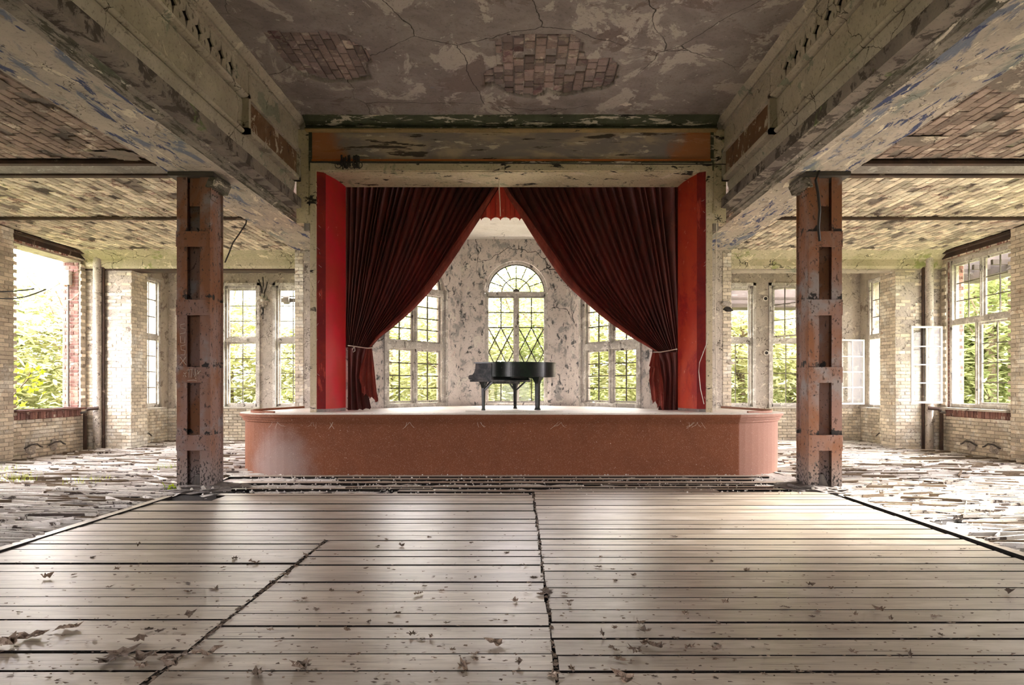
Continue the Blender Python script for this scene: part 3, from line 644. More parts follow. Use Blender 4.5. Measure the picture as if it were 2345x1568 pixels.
# ------------------------------------------------------------------ stage house: apse walls with arched openings
def arched_wall(o, u, n, U, u0, u1, z0, zs, za, z1, th):
    """wall from z0 to z1 with an opening u0..u1 whose sill is za and whose half-round head springs at zs"""
    o, u, n = Vector(o), Vector(u).normalized(), Vector(n).normalized(); mb = MB()
    pt = lambda a, z, t: o + u * a + n * t + Vector((0, 0, z))
    for a, b, c, d in ((0, u0, z0, z1), (u1, U, z0, z1), (u0, u1, z0, za)):
        mb.obox(pt(a, c, 0), u * (b - a), n * th, (0, 0, d - c))
    r = (u1 - u0) / 2; m = (u0 + u1) / 2; N = 24
    for k in range(N):
        t0, t1 = PI * k / N, PI * (k + 1) / N
        A = (m - r * math.cos(t0), zs + r * math.sin(t0)); B = (m - r * math.cos(t1), zs + r * math.sin(t1))
        vs = [pt(A[0], A[1], 0), pt(B[0], B[1], 0), pt(B[0], z1, 0), pt(A[0], z1, 0), pt(A[0], A[1], th), pt(B[0], B[1], th), pt(B[0], z1, th), pt(A[0], z1, th)]
        mb.add(vs, [(0, 1, 2, 3), (7, 6, 5, 4), (4, 5, 1, 0)])
    for a in ():
        pass
    return mb
ZS = 1.10                                   # stage floor
sv = Vector((-.606, -.795, 0)); CW = 1.36; YC = 16.9
walls = []
w = arched_wall((-CW, YC, 0), (1, 0, 0), (0, 1, 0), 2 * CW, .62, 2.24, 0, 4.03, ZS + .02, 5.45, .3)
wc = struct_mesh(w, 'wall_apse', 'apse', 'stained plaster wall behind the piano with a tall arched window', 'wall')
m_ = MB().box((-.72, YC - .045, 3.98), (-.72, YC, 4.02))
arch = MB()                                  # raised arch band round the middle window
for k in range(24):
    t0, t1 = PI * k / 24, PI * (k + 1) / 24
    q = [( .07 - r_ * math.cos(t), YC - .04, 4.03 + r_ * math.sin(t)) for t in (t0, t1) for r_ in (.81, .90)]
    p2 = [(a, YC + .001, c) for a, b, c in q]
    arch.add(q + p2, [(0, 2, 3, 1), (1, 3, 7, 5), (0, 4, 6, 2)])
for s in (-1, 1):
    arch.box((.07 + s * .855 - .045, YC - .04, ZS), (.07 + s * .855 + .045, YC, 4.03))
arch.build('arch_band', 'apse', wc, fix=True)
for s, side in ((-1, 'left'), (1, 'right')):
    u = Vector((s * .606, -.795, 0)); nn = Vector((s * .795, .606, 0))
    o = Vector((s * CW, YC, 0))
    w = arched_wall(o, u, nn, 3.5, .58, 2.50, 0, 3.95, ZS + .02, 5.45, .3)
    struct_mesh(w, 'wall_apse_' + side, 'apse', 'plastered %s side wall of the stage apse with an arched window' % side, 'wall')
    q = o + u * 3.5
    struct_mesh(MB().box((min(q.x, s * 3.95), q.y - .02, 0), (max(q.x, s * 3.95), q.y + .1, 7)), 'wall_apse_return_' + side, 'apse', 'short plastered return wall at the %s of the apse' % side, 'wall')
    # vertical corner bead at the apse corner
struct_mesh(MB().box((-4.0, 14.55, 5.40), (4.0, 17.3, 5.6)).box((-4.0, 14.4, 5.40), (4.0, 14.56, 7.0)).box((-4, 12.6, 6.9), (4, 14.5, 7.0)), 'ceiling_stage', 'white', 'white plaster ceiling over the back of the stage', 'ceiling')
rl = MB().box((-1.6, 14.44, 5.34), (1.6, 14.50, 5.385)); tag(rl.build('curtain_rail', 'iron'), 'dark metal rail across the white ceiling behind the curtains', 'rail')

# ------------------------------------------------------------------ stage
st = thing('stage', (0, 13, 0), 'low terracotta stage with rounded ends, carved rim and pale board floor', 'stage')
YS = 12.0
def outline(off=0.0, n=14):
    pts = [(-4.05 - 0, YS - off)]
    R_ = 1.28
    L = []
    for k in range(n + 1):
        t = PI / 2 * k / n; L.append((-(4.02 + (R_ + off) * math.sin(t)), YS + R_ - (R_ + off) * math.cos(t)))
    L.append((-(5.30 + off), 13.9)); L.append((-(5.0 + off), 15.3))
    L = L[::-1]
    mid = [(x, YS - off) for x in (-2.72, -1.36, 0, 1.36, 2.72)]
    return L + mid + [(-x, y) for x, y in L[::-1]]
def skirt(off, z0, z1, i0=None, i1=None):
    o_ = outline(off)[i0:i1]; mb = MB(); n = len(o_)
    mb.add([(x, y, z0) for x, y in o_] + [(x, y, z1) for x, y in o_], [(i, i + 1, n + i + 1, n + i) for i in range(n - 1)]); return mb
no = len(outline()); L0 = 16
cuts = [0, L0 + 0, L0 + 1, L0 + 2, L0 + 3, L0 + 4, L0 + 5, L0 + 6, no - 1]
for a, b in ((0, 9), (9, 16), (16, 18), (18, 19), (19, 20), (20, 22), (22, 29), (29, no - 1)):
    skirt(0.0, -.06, ZS - .14, a, b + 1).build('apron_panel', 'terra', st)
for off, z0, z1 in ((.035, ZS - .15, ZS - .10), (.065, ZS - .105, ZS - .055), (.10, ZS - .06, ZS - .005)):
    m = skirt(off, z0, z1); o1 = outline(off - .035); o2 = outline(off); n = len(o1)
    for z in (z0, z1):
        m.add([(x, y, z) for x, y in o1] + [(x, y, z) for x, y in o2], [(i, i + 1, n + i + 1, n + i) for i in range(n - 1)])
    m.build('rim_moulding', 'terra', st)
top = outline(.085); m = MB(); m.add([(x, y, ZS) for x, y in top], [tuple(range(len(top)))]); m.add([(x, y, ZS - .012) for x, y in outline(.105)] + [(x, y, ZS) for x, y in outline(.085)], [(i, i + 1, no + i + 1, no + i) for i in range(no - 1)])
m.build('stage_floor', 'stage_top', st)
MB().box((-3.95, 14.5, ZS - .05), (3.95, 17.2, ZS - .002)).build('stage_floor', 'stage_top', st)
y = 12.06                                     # boards of the stage floor
while y < 16.8:
    w_ = R.uniform(.15, .19); xa = 4.6 if y < 12.6 else 3.85
    link('floor_board', PIECES.setdefault('sb', [unit_piece('floor_board', 'stage_top', c=.001, cz=.3)])[0], st,
         Matrix.Translation((0, y + w_ / 2, ZS)) @ Matrix.Diagonal((2 * xa, w_, .012, 1))); y += w_ + .008
for s in (-1, 1):                             # raised curb at the rounded ends
    pts = [(x, yy) for x, yy in outline(-.12)]
    seg = pts[:14] if s < 0 else pts[-14:]
    m = MB()
    for (xa, ya), (xb, yb) in zip(seg, seg[1:]): m.bar((xa, ya, ZS + .02), (xb, yb, ZS + .02), .04, .045)
    m.build('end_curb', 'terra', st)
def cobweb(p, parent, n=3, l=.12, nm='cobweb'):
    m = MB()
    for i in range(n):
        a = R.uniform(-1, 1); q = Vector(p) + Vector((R.uniform(-.06, .06), -.004, 0))
        m.tube([q, q + Vector((a * l * .5, -.004, -l * .45)), q + Vector((a * l * 1.3, -.002, -l * R.uniform(.6, 1.1)))], .0018, 4)
    return m.build(nm, 'cord', parent)
for x in (-4.3, -3.6, -3.3, -1.9, -.6, .9, 3.3, 3.42): cobweb((x, YS - .03, ZS - .15), st)

# ------------------------------------------------------------------ proscenium
pr = thing('proscenium', (0, 12.5, ZS), 'cream wooden proscenium frame with peeling painted header over the stage', 'proscenium')
YP = 12.5
for s in (-1, 1):
    MB().obox((s * 3.72, YP - .03, ZS), (s * .11, 0, 0), (0, .16, 0), (0, 0, 4.62)).build('side_post', 'cream', pr, fix=True)
    MB().obox((s * 3.83, YP, 4.72), (s * .27, 0, 0), (0, .25, 0), (0, 0, 1.78)).obox((s * 3.86, YP - .02, 4.9), (s * .18, 0, 0), (0, .03, 0), (0, 0, .9)).build('upper_pilaster', 'cream', pr, fix=True)
    MB().obox((s * 3.86, YP + .02, 4.58), (s * .1, 0, 0), (0, .1, 0), (0, 0, .16)).build('bracket', 'concrete', pr, fix=True)
    # red fabric covered jamb: narrow front strip and wide splayed panel
    zt = 5.71; px = lambda v: s * v
    m = MB().prism([(px(3.73), YP + .02, ZS + .07), (px(3.57), YP + .10, ZS + .07), (px(3.62), YP + .16, ZS + .07), (px(3.73), YP + .12, ZS + .07)], 0, (0, 0, zt - ZS - .07))
    m.build('front_strip', 'red_dark', pr, fix=True)
    n = 7; m = MB(); vs = []
    for i in range(n):
        t = i / (n - 1); x = 3.60 - .19 * t; y_ = YP + .10 + .85 * t; bul = .035 * math.sin(PI * t)
        vs.append((px(x - bul), y_ - bul * .4))
    for z in (ZS + .07, zt): m.v += [(a, b, z) for a, b in vs]
    m.f = [(i, i + 1, n + i + 1, n + i) for i in range(n - 1)]; m.t = [0] * (n - 1)
    m.build('red_jamb', 'red_panel' if s < 0 else 'red_orange', pr, smooth=True, fix=True)
    MB().prism([(px(3.74), YP + .02, ZS), (px(3.61), YP + .11, ZS), (px(3.41), YP + .95, ZS), (px(3.55), YP + .95, ZS)], 0, (0, 0, .075)).build('jamb_plinth', 'concrete', pr, fix=True)
    for k in range(16): cobweb((s * 3.72, YP + .0, 1.5 + .26 * k + R.uniform(-.1, .1)), pr, 1, .05, 'torn_tape')
MB().box((-3.83, YP - .03, 5.715), (3.83, YP + .2, 5.86)).build('cream_beam', 'cream', pr)
MB().box((-3.80, YP - .05, 5.855), (3.80, YP - .01, 5.885)).build('dark_strip', 'green', pr)
MB().box((-3.80, YP - .042, 5.885), (3.80, YP + .05, 5.925)).build('orange_strip', 'orange', pr)
MB().box((-3.80, YP, 5.92), (3.80, YP + .25, 6.46)).build('header_panel', 'fresco', pr)
sf = MB(); sf.prism([(-3.6, YP + .02, 5.70), (3.6, YP + .02, 5.70), (3.42, YP + .97, 5.70), (-3.42, YP + .97, 5.70)], 0, (0, 0, .03))
sf.build('soffit', 'cream', pr, fix=True)
cor = [(YP, 6.45), (YP - .13, 6.45), (YP - .14, 6.47), (YP - .14, 6.49), (YP - .09, 6.50), (YP - .07, 6.53), (YP - .10, 6.555), (YP - .10, 6.58), (YP - .16, 6.60), (YP - .24, 6.645), (YP - .27, 6.68), (YP, 6.68)]
n = len(cor); m = MB(); m.add([(x, y, z) for x in (-3.9, 3.9) for y, z in cor], [(i, i + 1, n + i + 1, n + i) for i in range(n - 1)]); m.build('cornice', 'green', pr)
MB().box((-3.9, YP - .145, 6.445), (3.9, YP, 6.468)).build('cornice_strip', 'tan', pr)
# solid fill above the header
MB().box((-4.1, YP + .02, 6.4), (4.1, YP + .25, 6.95)).build('header_back', 'concrete', pr)
for s in (-1, 1): MB().obox((s * 3.80, YP - .02, 5.72), (s * .06, 0, 0), (0, .06, 0), (0, 0, .74)).build('header_edge', 'green', pr, fix=True)

# ------------------------------------------------------------------ windows
unit_box = MB().box((-.5, -.5, -.5), (.5, .5, .5))
GLASS = unit_box.mesh('pane', 'glass')
class Win:
    def __init__(s, name, o, u, n, label, wood='frame'):
        s.o, s.u, s.n = Vector(o), Vector(u).normalized(), Vector(n).normalized(); s.wood = wood
        s.root = structure(name, label, 'window')
    def pt(s, a, z, t=0): return s.o + s.u * a + s.n * t + Vector((0, 0, z))
    def bar(s, mb, a0, a1, z0, z1, t, d): mb.obox(s.pt(a0, z0, t - d / 2), s.u * (a1 - a0), s.n * d, (0, 0, z1 - z0))
    def frame(s, a0, a1, z0, z1, t, w=.075, d=.12):
        for k, (p, q, r_, v) in enumerate(((a0, a0 + w, z0, z1), (a1 - w, a1, z0, z1), (a0 + w, a1 - w, z0, z0 + w), (a0 + w, a1 - w, z1 - w, z1))):
            m = MB(); s.bar(m, p, q, r_, v, t, d)
            # stepped inner lip
            s.bar(m, p - .015, q + .015, r_ - .0, v, t - d * .55, .03)
            m.build('frame_bar', s.wood, s.root, fix=True)
    def post(s, nm, a0, a1, z0, z1, t, d=.10):
        m = MB(); s.bar(m, a0, a1, z0, z1, t, d); s.bar(m, a0 + (a1 - a0) * .3, a1 - (a1 - a0) * .3, z0 + (.02 if a1 - a0 > z1 - z0 else 0), z1 - (.02 if a1 - a0 > z1 - z0 else 0), t - d * .5, .05)
        m.build(nm, s.wood, s.root, fix=True)
    def sash(s, a0, a1, z0, z1, t, cols, rws, hinge=None, ang=0, w=.04, mat=None, mw=.022, glaze=1.0, mm='frame_dark', lat=None):
        """hinge: None or the u position of the hinge; ang swings the free side into the room (negative t)"""
        ca, sa = math.cos(ang), math.sin(ang)
        def T(a, z, tt):
            if hinge is None: return s.pt(a, z, t + tt)
            d = a - hinge; g = 1 if d >= 0 else -1
            return s.pt(hinge + d * ca - g * tt * 0 + tt * sa * g, z, t - abs(d) * sa + tt * ca)
        def B(mb, p, q, r_, v, d):
            c = [T(p, r_, -d/2), T(q, r_, -d/2), T(q, r_, d/2), T(p, r_, d/2)]; h = Vector((0, 0, v - r_))
            mb.add(c + [x + h for x in c], [(0,3,2,1),(4,5,6,7),(0,1,5,4),(1,2,6,5),(2,3,7,6),(3,0,4,7)])
        f = MB()
        for p, q, r_, v in ((a0, a0 + w, z0, z1), (a1 - w, a1, z0, z1), (a0 + w, a1 - w, z0, z0 + w), (a0 + w, a1 - w, z1 - w, z1)): B(f, p, q, r_, v, .04)
        fo = f.build('sash', mat or s.wood, s.root, fix=True)
        A0, A1, Z0, Z1 = a0 + w, a1 - w, z0 + w, z1 - w
        if lat: return lat(s, fo, A0, A1, Z0, Z1, t)
        for c in range(1, cols):
            x = A0 + (A1 - A0) * c / cols; g = MB(); B(g, x - mw/2, x + mw/2, Z0, Z1, .024); g.build('muntin', mat or mm, fo, fix=True)
        for r_ in range(1, rws):
            z = Z0 + (Z1 - Z0) * r_ / rws; g = MB(); B(g, A0, A1, z - mw/2, z + mw/2, .022); g.build('muntin', mat or mm, fo, fix=True)
        for c in range(cols):
            for r_ in range(rws):
                if R.random() > glaze: continue
                p, q = A0 + (A1 - A0) * c / cols, A0 + (A1 - A0) * (c + 1) / cols; r0, r1 = Z0 + (Z1 - Z0) * r_ / rws, Z0 + (Z1 - Z0) * (r_ + 1) / rws
                ctr = T((p + q) / 2, (r0 + r1) / 2, 0); du = T(q, r0, 0) - T(p, r0, 0); dn = du.cross(Vector((0, 0, 1))).normalized() * .003
                mw_ = Matrix((du, dn, (0, 0, r1 - r0))).transposed().to_4x4(); mw_.translation = ctr
                link('pane', GLASS, fo, mw_)
        return fo
    def sill(s, a0, a1, z, t0=-.12, t1=.12, h=.05, mat='sill_stone'):
        m = MB(); m.obox(s.pt(a0, z - h, t0), s.u * (a1 - a0), s.n * (t1 - t0), (0, 0, h)); m.build('window_sill', mat, s.root, fix=True)
M['frame_dark'] = plaster('grey_muntin_paint', (.14, .125, .11), (.24, .22, .20), (), None, .3)

def portal_for(o, u, n, a0, a1, z0, z1, t):
    o, u, n = Vector(o), Vector(u).normalized(), Vector(n).normalized()
    c = o + u * (a0 + a1) / 2 + n * t + Vector((0, 0, (z0 + z1) / 2))
    # area lights shine along local -z; the window's light goes to -n
    up = Vector((0, 0, 1)); rt = up.cross(n) * 1.0
    portal(c, rt, up, abs(a1 - a0), z1 - z0)
wn = 0
def W(*a, **k):
    global wn; wn += 1; return Win('window_%d' % wn, *a, **k)
for s, side in ((-1, 'left'), (1, 'right')):
    uy = (0, 1, 0); nx_ = (s, 0, 0)
    # big near window
    if s > 0:
        w = W((10.9, 14.3, 0), uy, nx_, 'big two-light window of the right aisle, lower casement swung open')
        w.frame(.0, 2.2, 1.08, 4.74, .18, .10, .16)
        w.post('transom', .10, 2.10, 3.13, 3.25, .16, .14)
        w.post('mullion', 1.06, 1.14, 3.25, 4.64, .16)
        w.post('mullion', 1.20, 1.30, 1.16, 3.13, .16)
        w.sash(.10, 1.06, 3.25, 4.64, .18, 2, 3); w.sash(1.14, 2.10, 3.25, 4.64, .18, 2, 3)
        w.sash(.12, 1.20, 1.18, 3.12, .18, 2, 4, w=.05)
        w.sash(1.30, 2.12, 1.18, 3.12, -.02, 2, 4, hinge=2.2, ang=math.radians(86), mat='frame_white', w=.05, mw=.028)
        w.sash(1.30, 2.02, 1.18, 3.12, .30, 2, 4, hinge=2.02, ang=math.radians(70), mat='frame_white', w=.04, mw=.022) if False else None
    else:
        w = W((-10.9, 14.3, 0), uy, nx_, 'empty brick window opening of the left aisle with one thin iron bar')
        m = MB().tube([(-11.15, 16.42, 1.1), (-11.15, 16.42, 4.2)], .022, 6); m.build('iron_bar', 'iron', w.root)
        m = MB().box((-11.3, 16.35, 4.15), (-11.1, 16.5, 4.5)); m.build('jamb_block', 'frame_white', w.root)
    w.sill(-.02, 2.22, 1.08, -.14, .44, .05, 'sill_stone' if s > 0 else 'red_brick')
    # second window in the set-back wall
    w = W((s * 10.35, 17.5, 0), uy, nx_, 'tall two-light window behind the %s brick pier' % side)
    w.frame(.0, 1.75, 1.0, 4.72, .14, .08, .14); w.post('transom', .08, 1.67, 2.98, 3.09, .12, .13); w.post('mullion', .85, .92, 1.08, 4.64, .12)
    for a, b in ((.08, .85), (.92, 1.67)): w.sash(a, b, 3.09, 4.64, .14, 2, 3)
    w.sash(.08, .85, 1.08, 2.98, .14, 2, 4)
    if s < 0: w.sash(.92, 1.67, 1.08, 2.98, .14, 2, 4)
    else: w.sash(.92, 1.70, 1.08, 2.98, -.02, 2, 4, hinge=1.75, ang=math.radians(80), mat='frame_white', w=.045, mw=.026)
    w.sill(-.05, 1.8, 1.0, -.12, .3)
    # two windows of the end wall
    for k, (a, b) in enumerate(((6.15, 7.17), (7.66, 8.70))):
        w = W((0, YF, 0), (s, 0, 0), (0, 1, 0), ('inner' if k == 0 else 'outer') + ' narrow window in the end wall of the %s aisle' % side)
        w.frame(a, b, 1.0, 4.62, .14, .08, .16); w.post('transom', a + .08, b - .08, 2.94, 3.06, .12, .15)
        if s > 0 and k == 1: w.sash(a + .08, b - .08, 3.06, 4.54, .02, 2, 3, hinge=a + .08, ang=math.radians(62), w=.05)
        elif s > 0 and k == 0: w.sash(a + .08, b - .08, 3.06, 4.54, .16, 1, 1, w=.04)
        else: w.sash(a + .08, b - .08, 3.06, 4.54, .14, 2, 3, w=.05)
        w.sash(a + .08, b - .08, 1.06, 2.94, .14, 2, 4, w=.05)
        w.sill(a - .06, b + .06, 1.0, -.08, .2)
        # moulded architrave
        fr = MB()
        for p, q, r_, v in ((a - .05, a + .03, .98, 4.70), (b - .03, b + .05, .98, 4.70), (a - .05, b + .05, 4.62, 4.70)): fr.obox(w.pt(p, r_, -.04), w.u * (q - p), (0, .05, 0), (0, 0, v - r_))
        fr.build('architrave', 'frame', w.root, fix=True)
        portal_for((0, YF, 0), (s, 0, 0), (0, 1, 0), a, b, 1.0, 4.62, .35)
    for a, b in side_open: portal_for((s * 10.9, 0, 0), uy, nx_, a, b, 1.08, 4.74, .40)
    portal_for((s * 10.35, 17.4, 0), uy, nx_, .1, 1.85, 1.0, 4.72, .40)
for a, b, c, d in [(9.8, 12.8, 0, 3.2)]:
    portal_for((-11.3, Y0, 0), (1, 0, 0), (0, -1, 0), a, b, c, d, .35)

def fanlight(w, m, r, zs, t, mat='frame'):
    """half-round window head with radiating bars"""
    def arc(r0, r1, d, nm, mt, tt=0, N=24):
        mb = MB()
        for k in range(N):
            q = [w.pt(m - rr * math.cos(th), zs + rr * math.sin(th), t + tt + dd) for dd in (-d/2, d/2) for th in (PI*k/N, PI*(k+1)/N) for rr in (r0, r1)]
            mb.add(q, [(0,1,3,2),(4,6,7,5),(0,2,6,4),(1,5,7,3)])
        return mb.build(nm, mt, w.root, fix=True)
    fo = arc(r - .07, r, .12, 'arch_frame', mat)
    arc(r - .095, r - .07, .05, 'arch_sash', 'iron')
    arc(r * .46 - .011, r * .46 + .011, .03, 'curved_muntin', 'iron')
    for k in range(1, 8):
        th = PI * k / 8; r0 = .05 if k % 2 == 0 else r * .46
        g = MB().bar(w.pt(m - r0 * math.cos(th), zs + .02 + r0 * math.sin(th), t), w.pt(m - (r - .08) * math.cos(th), zs + (r - .08) * math.sin(th), t), .022, .025, up=w.n)
        g.build('radial_muntin', 'iron', w.root)
    g = MB(); g.add([w.pt(m + .09 * math.cos(PI * k / 8), zs + .015 + .09 * math.sin(PI * k / 8), t + d) for d in (-.03, .03) for k in range(9)], [tuple(range(9)), tuple(reversed(range(9, 18)))] + [(i, i + 9, i + 10, i + 1) for i in range(8)]); g.build('hub', 'iron', w.root)
    rings = [(0.02, r * .46), (r * .46, r - .08)]
    for r0, r1 in rings:
        step = 2 if r0 < .1 else 1
        for k in range(0, 8, step):
            ts = [PI * (k + step * i / 4) / 8 for i in range(5)]
            q = [w.pt(m - rr * math.cos(th), zs + rr * math.sin(th), t) for rr in (r0, r1) for th in ts]
            g = MB().add(q, [(i, i + 1, i + 6, i + 5) for i in range(4)]); g.build('pane', 'glass', w.root)
# middle window of the apse
w = W((0, YC, 0), (1, 0, 0), (0, 1, 0), 'arched middle window behind the piano with fanlight and lozenge glazing')
a, b, t = -.74, .88, .10
w.frame(a, b, ZS + .02, 4.0, t, .07, .12); w.post('transom', a + .02, b - .02, 3.93, 4.05, t - .01, .14); w.post('mullion', .025, .115, ZS + .08, 3.93, t)
def lat(w, fo, A0, A1, Z0, Z1, t):
    zb, zm = 2.17, 3.13
    def bar(p, q): MB().bar(w.pt(p[0], p[1], t), w.pt(q[0], q[1], t), .026, .026, up=w.n).build('muntin', 'iron', fo)
    m = (A0 + A1) / 2; h = (zm - zb) / 3; W_ = A1 - A0; q1, q3 = A0 + W_ / 4, A0 + W_ * .75
    bar((A0, zm), (A1, zm)); bar((A0, 3.52), (A1, 3.52)); bar((m, zm), (m, Z1)); bar((m, Z0), (m, zb)); bar((A0, zb), (A1, zb))
    bar((A0, zm - .03), (q1, zm - h)); bar((q1, zm - h), (m, zm - 2 * h)); bar((m, zm - 2 * h), (q3, zb)); 
    bar((m, zm), (q1, zm - h)); bar((q1, zm - h), (A0, zm - 2 * h)); bar((m, zm), (q3, zm - h)); bar((q3, zm - h), (A1, zm - 2 * h))
    bar((A1, zm - .03), (q3, zm - h)); bar((q3, zm - h), (m, zm - 2 * h)); bar((m, zm - 2 * h), (q1, zb)); bar((A0, zm - 2 * h), (q1, zb)); bar((A1, zm - 2 * h), (q3, zb))
    def pane(*pts): MB().add([w.pt(x, z, t + .001) for x, z in pts], [tuple(range(len(pts)))]).build('pane', 'glass', fo)
    zr = 3.52
    for x0, x1 in ((A0, m), (m, A1)): pane((x0, zr), (x1, zr), (x1, Z1), (x0, Z1)); pane((x0, zm), (x1, zm), (x1, zr), (x0, zr)); pane((x0, Z0), (x1, Z0), (x1, zb), (x0, zb))
    e = zm - 2 * h
    pane((m, zm), (q1, zm - h), (m, e), (q3, zm - h)); pane((A0, zm), (q1, zm - h), (A0, e)); pane((A1, zm), (q3, zm - h), (A1, e))
    pane((q1, zm - h), (A0, e), (q1, zb), (m, e)); pane((q3, zm - h), (m, e), (q3, zb), (A1, e)); pane((m, e), (q1, zb), (q3, zb)); pane((A0, e), (A0, zb), (q1, zb)); pane((A1, e), (A1, zb), (q3, zb)); pane((A0, zm), (m, zm), (q1, zm - h)); pane((m, zm), (A1, zm), (q3, zm - h))
    return fo
for p, q in ((a + .06, .03), (.11, b - .06)): w.sash(p, q, ZS + .09, 3.93, t, 2, 1, w=.035, lat=lat)
fanlight(w, .07, .81, 4.03, t)
w.sill(a, b, ZS + .09, -.02, .1, .09, 'frame')
portal_for((0, YC, 0), (1, 0, 0), (0, 1, 0), a, b, ZS, 4.6, .3)
for s, side in ((-1, 'left'), (1, 'right')):
    w = W((s * CW, YC, 0), (s * .606, -.795, 0), (s * .795, .606, 0), 'arched %s window of the apse, partly behind the curtain' % side)
    a, b, t = .58, 2.50, .12; m_ = (a + b) / 2
    w.frame(a, b, ZS + .02, 3.93, t, .09, .16)
    w.post('transom', a + .05, b - .05, 2.50, 2.66, t - .02, .17); w.post('transom', a, b, 3.86, 4.0, t - .02, .17)
    w.post('mullion', m_ - .055, m_ + .055, ZS + .1, 3.86, t - .01, .14)
    for p, q in ((a + .09, m_ - .05), (m_ + .05, b - .09)):
        w.sash(p, q, ZS + .12, 2.50, t, 2, 4, w=.045, mm='iron', mw=.024); w.sash(p, q, 2.66, 3.86, t, 2, 4 if s < 0 else 3, w=.045, mm='iron', mw=.024)
    fanlight(w, m_, .96, 3.95, t)
    w.sill(a - .03, b + .03, ZS + .1, -.05, .12, .10, 'frame')
    fr = MB()
    for p in (a - .07, b): fr.obox(w.pt(p, ZS, -.035), w.u * .07, w.n * .04, (0, 0, 2.9))
    fr.build('architrave', 'frame', w.root, fix=True)
    portal_for((s * CW, YC, 0), (s * .606, -.795, 0), (s * .795, .606, 0), a, b, ZS, 4.6, .32)

# ------------------------------------------------------------------ steel columns
def rivets(pts, nrm, r=.014):
    n = Vector(nrm).normalized(); a = n.orthogonal().normalized(); b = n.cross(a); mb = MB()
    for p in pts:
        p = Vector(p); v = [p + (a * math.cos(PI * k / 3) + b * math.sin(PI * k / 3)) * r for k in range(6)] + [p + (a * math.cos(PI * k / 3) + b * math.sin(PI * k / 3)) * r * .6 + n * r * .6 for k in range(6)]
        mb.add(v, [(k, (k + 1) % 6, 6 + (k + 1) % 6, 6 + k) for k in range(6)] + [tuple(range(6, 12))])
    return mb
for s, side in ((-1, 'left'), (1, 'right')):
    c = thing('steel_column', (s * 4.92, 10.42, 0), 'rusty riveted steel column standing at the %s of the deck%s' % (side, ', scratched with graffiti' if s < 0 else ', with dark soot blotches'), 'column', 'riveted steel columns')
    X = lambda v: s * v
    for (a, b, web) in ((4.66, 4.82, 4.66), (5.02, 5.18, 5.16)):
        m = MB()
        m.obox((X(a), 10.20, -.05), (X(b) - X(a), 0, 0), (0, .022, 0), (0, 0, 4.93))
        m.obox((X(web), 10.22, -.05), (s * .02, 0, 0), (0, .25, 0), (0, 0, 4.93))
        m.build('front_channel', 'rust', c, fix=True)
        m = MB(); wx = web + (.035 if web < 5 else -.035)
        m.obox((X(wx), 10.46, -.05), (s * .02, 0, 0), (0, .18, 0), (0, 0, 4.93))
        m.obox((X(a), 10.635, -.05), (X(b) - X(a), 0, 0), (0, .02, 0), (0, 0, 4.93))
        m.build('rear_channel', 'rust', c, fix=True)
    m = MB().obox((X(4.72), 10.50, 0), (s * .40, 0, 0), (0, .012, 0), (0, 0, 4.7)).obox((X(4.88), 10.36, 0), (s * .02, 0, 0), (0, .14, 0), (0, 0, 4.45)); m.build('inner_web', 'rust', c, fix=True)
    for zt in (4.02, 2.955, 1.905, .85):
        m = MB().obox((X(4.655), 10.182, zt - .245), (s * .53, 0, 0), (0, .018, 0), (0, 0, .245))
        p = m.build('batten_plate', 'rust', c, fix=True, bevel=.003)
        pts = [(X(4.70), 10.182, zt - .06), (X(4.70), 10.182, zt - .18), (X(4.79), 10.182, zt - .12), (X(5.05), 10.182, zt - .12), (X(5.14), 10.182, zt - .06), (X(5.14), 10.182, zt - .18)]
        tag(rivets(pts, (0, -1, 0), .017).build('rivet', 'rust', p), kind='stuff')
        m = MB().obox((X(4.69), 10.47, zt - .245), (-s * .012, 0, 0), (0, .16, 0), (0, 0, .245)); p = m.build('side_plate', 'rust', c, fix=True)
        tag(rivets([(X(4.678), 10.55, zt - .06), (X(4.678), 10.55, zt - .18)], (-s, 0, 0), .02).build('rivet', 'rust', p), kind='stuff')
    m = MB().obox((X(4.66), 10.21, 4.52), (-s * .012, 0, 0), (0, .24, 0), (0, 0, .38)); p = m.build('gusset_plate', 'rust', c, fix=True)
    tag(rivets([(X(4.648), 10.26 + .07 * i, 4.60 + .09 * j) for i in range(3) for j in range(4) if (i, j) != (1, 3)], (-s, 0, 0), .015).build('rivet', 'iron', p), kind='stuff')
    m = MB().obox((X(4.83), 10.25, 4.42), (s * .17, 0, 0), (0, .012, 0), (0, 0, .5)); m.build('tie_plate', 'rust', c, fix=True)
    # broken capping
    m = MB().obox((X(4.58), 10.12, 4.86), (s * .70, 0, 0), (0, .62, 0), (0, 0, .06)); m.build('cap_plate', 'iron', c, fix=True)
    m = MB().obox((X(4.52), 10.14, 4.84), (s * .13, 0, 0), (0, .5, 0), (s * .06, 0, -.14)); m.build('cap_block', 'beam_dirty', c, fix=True)
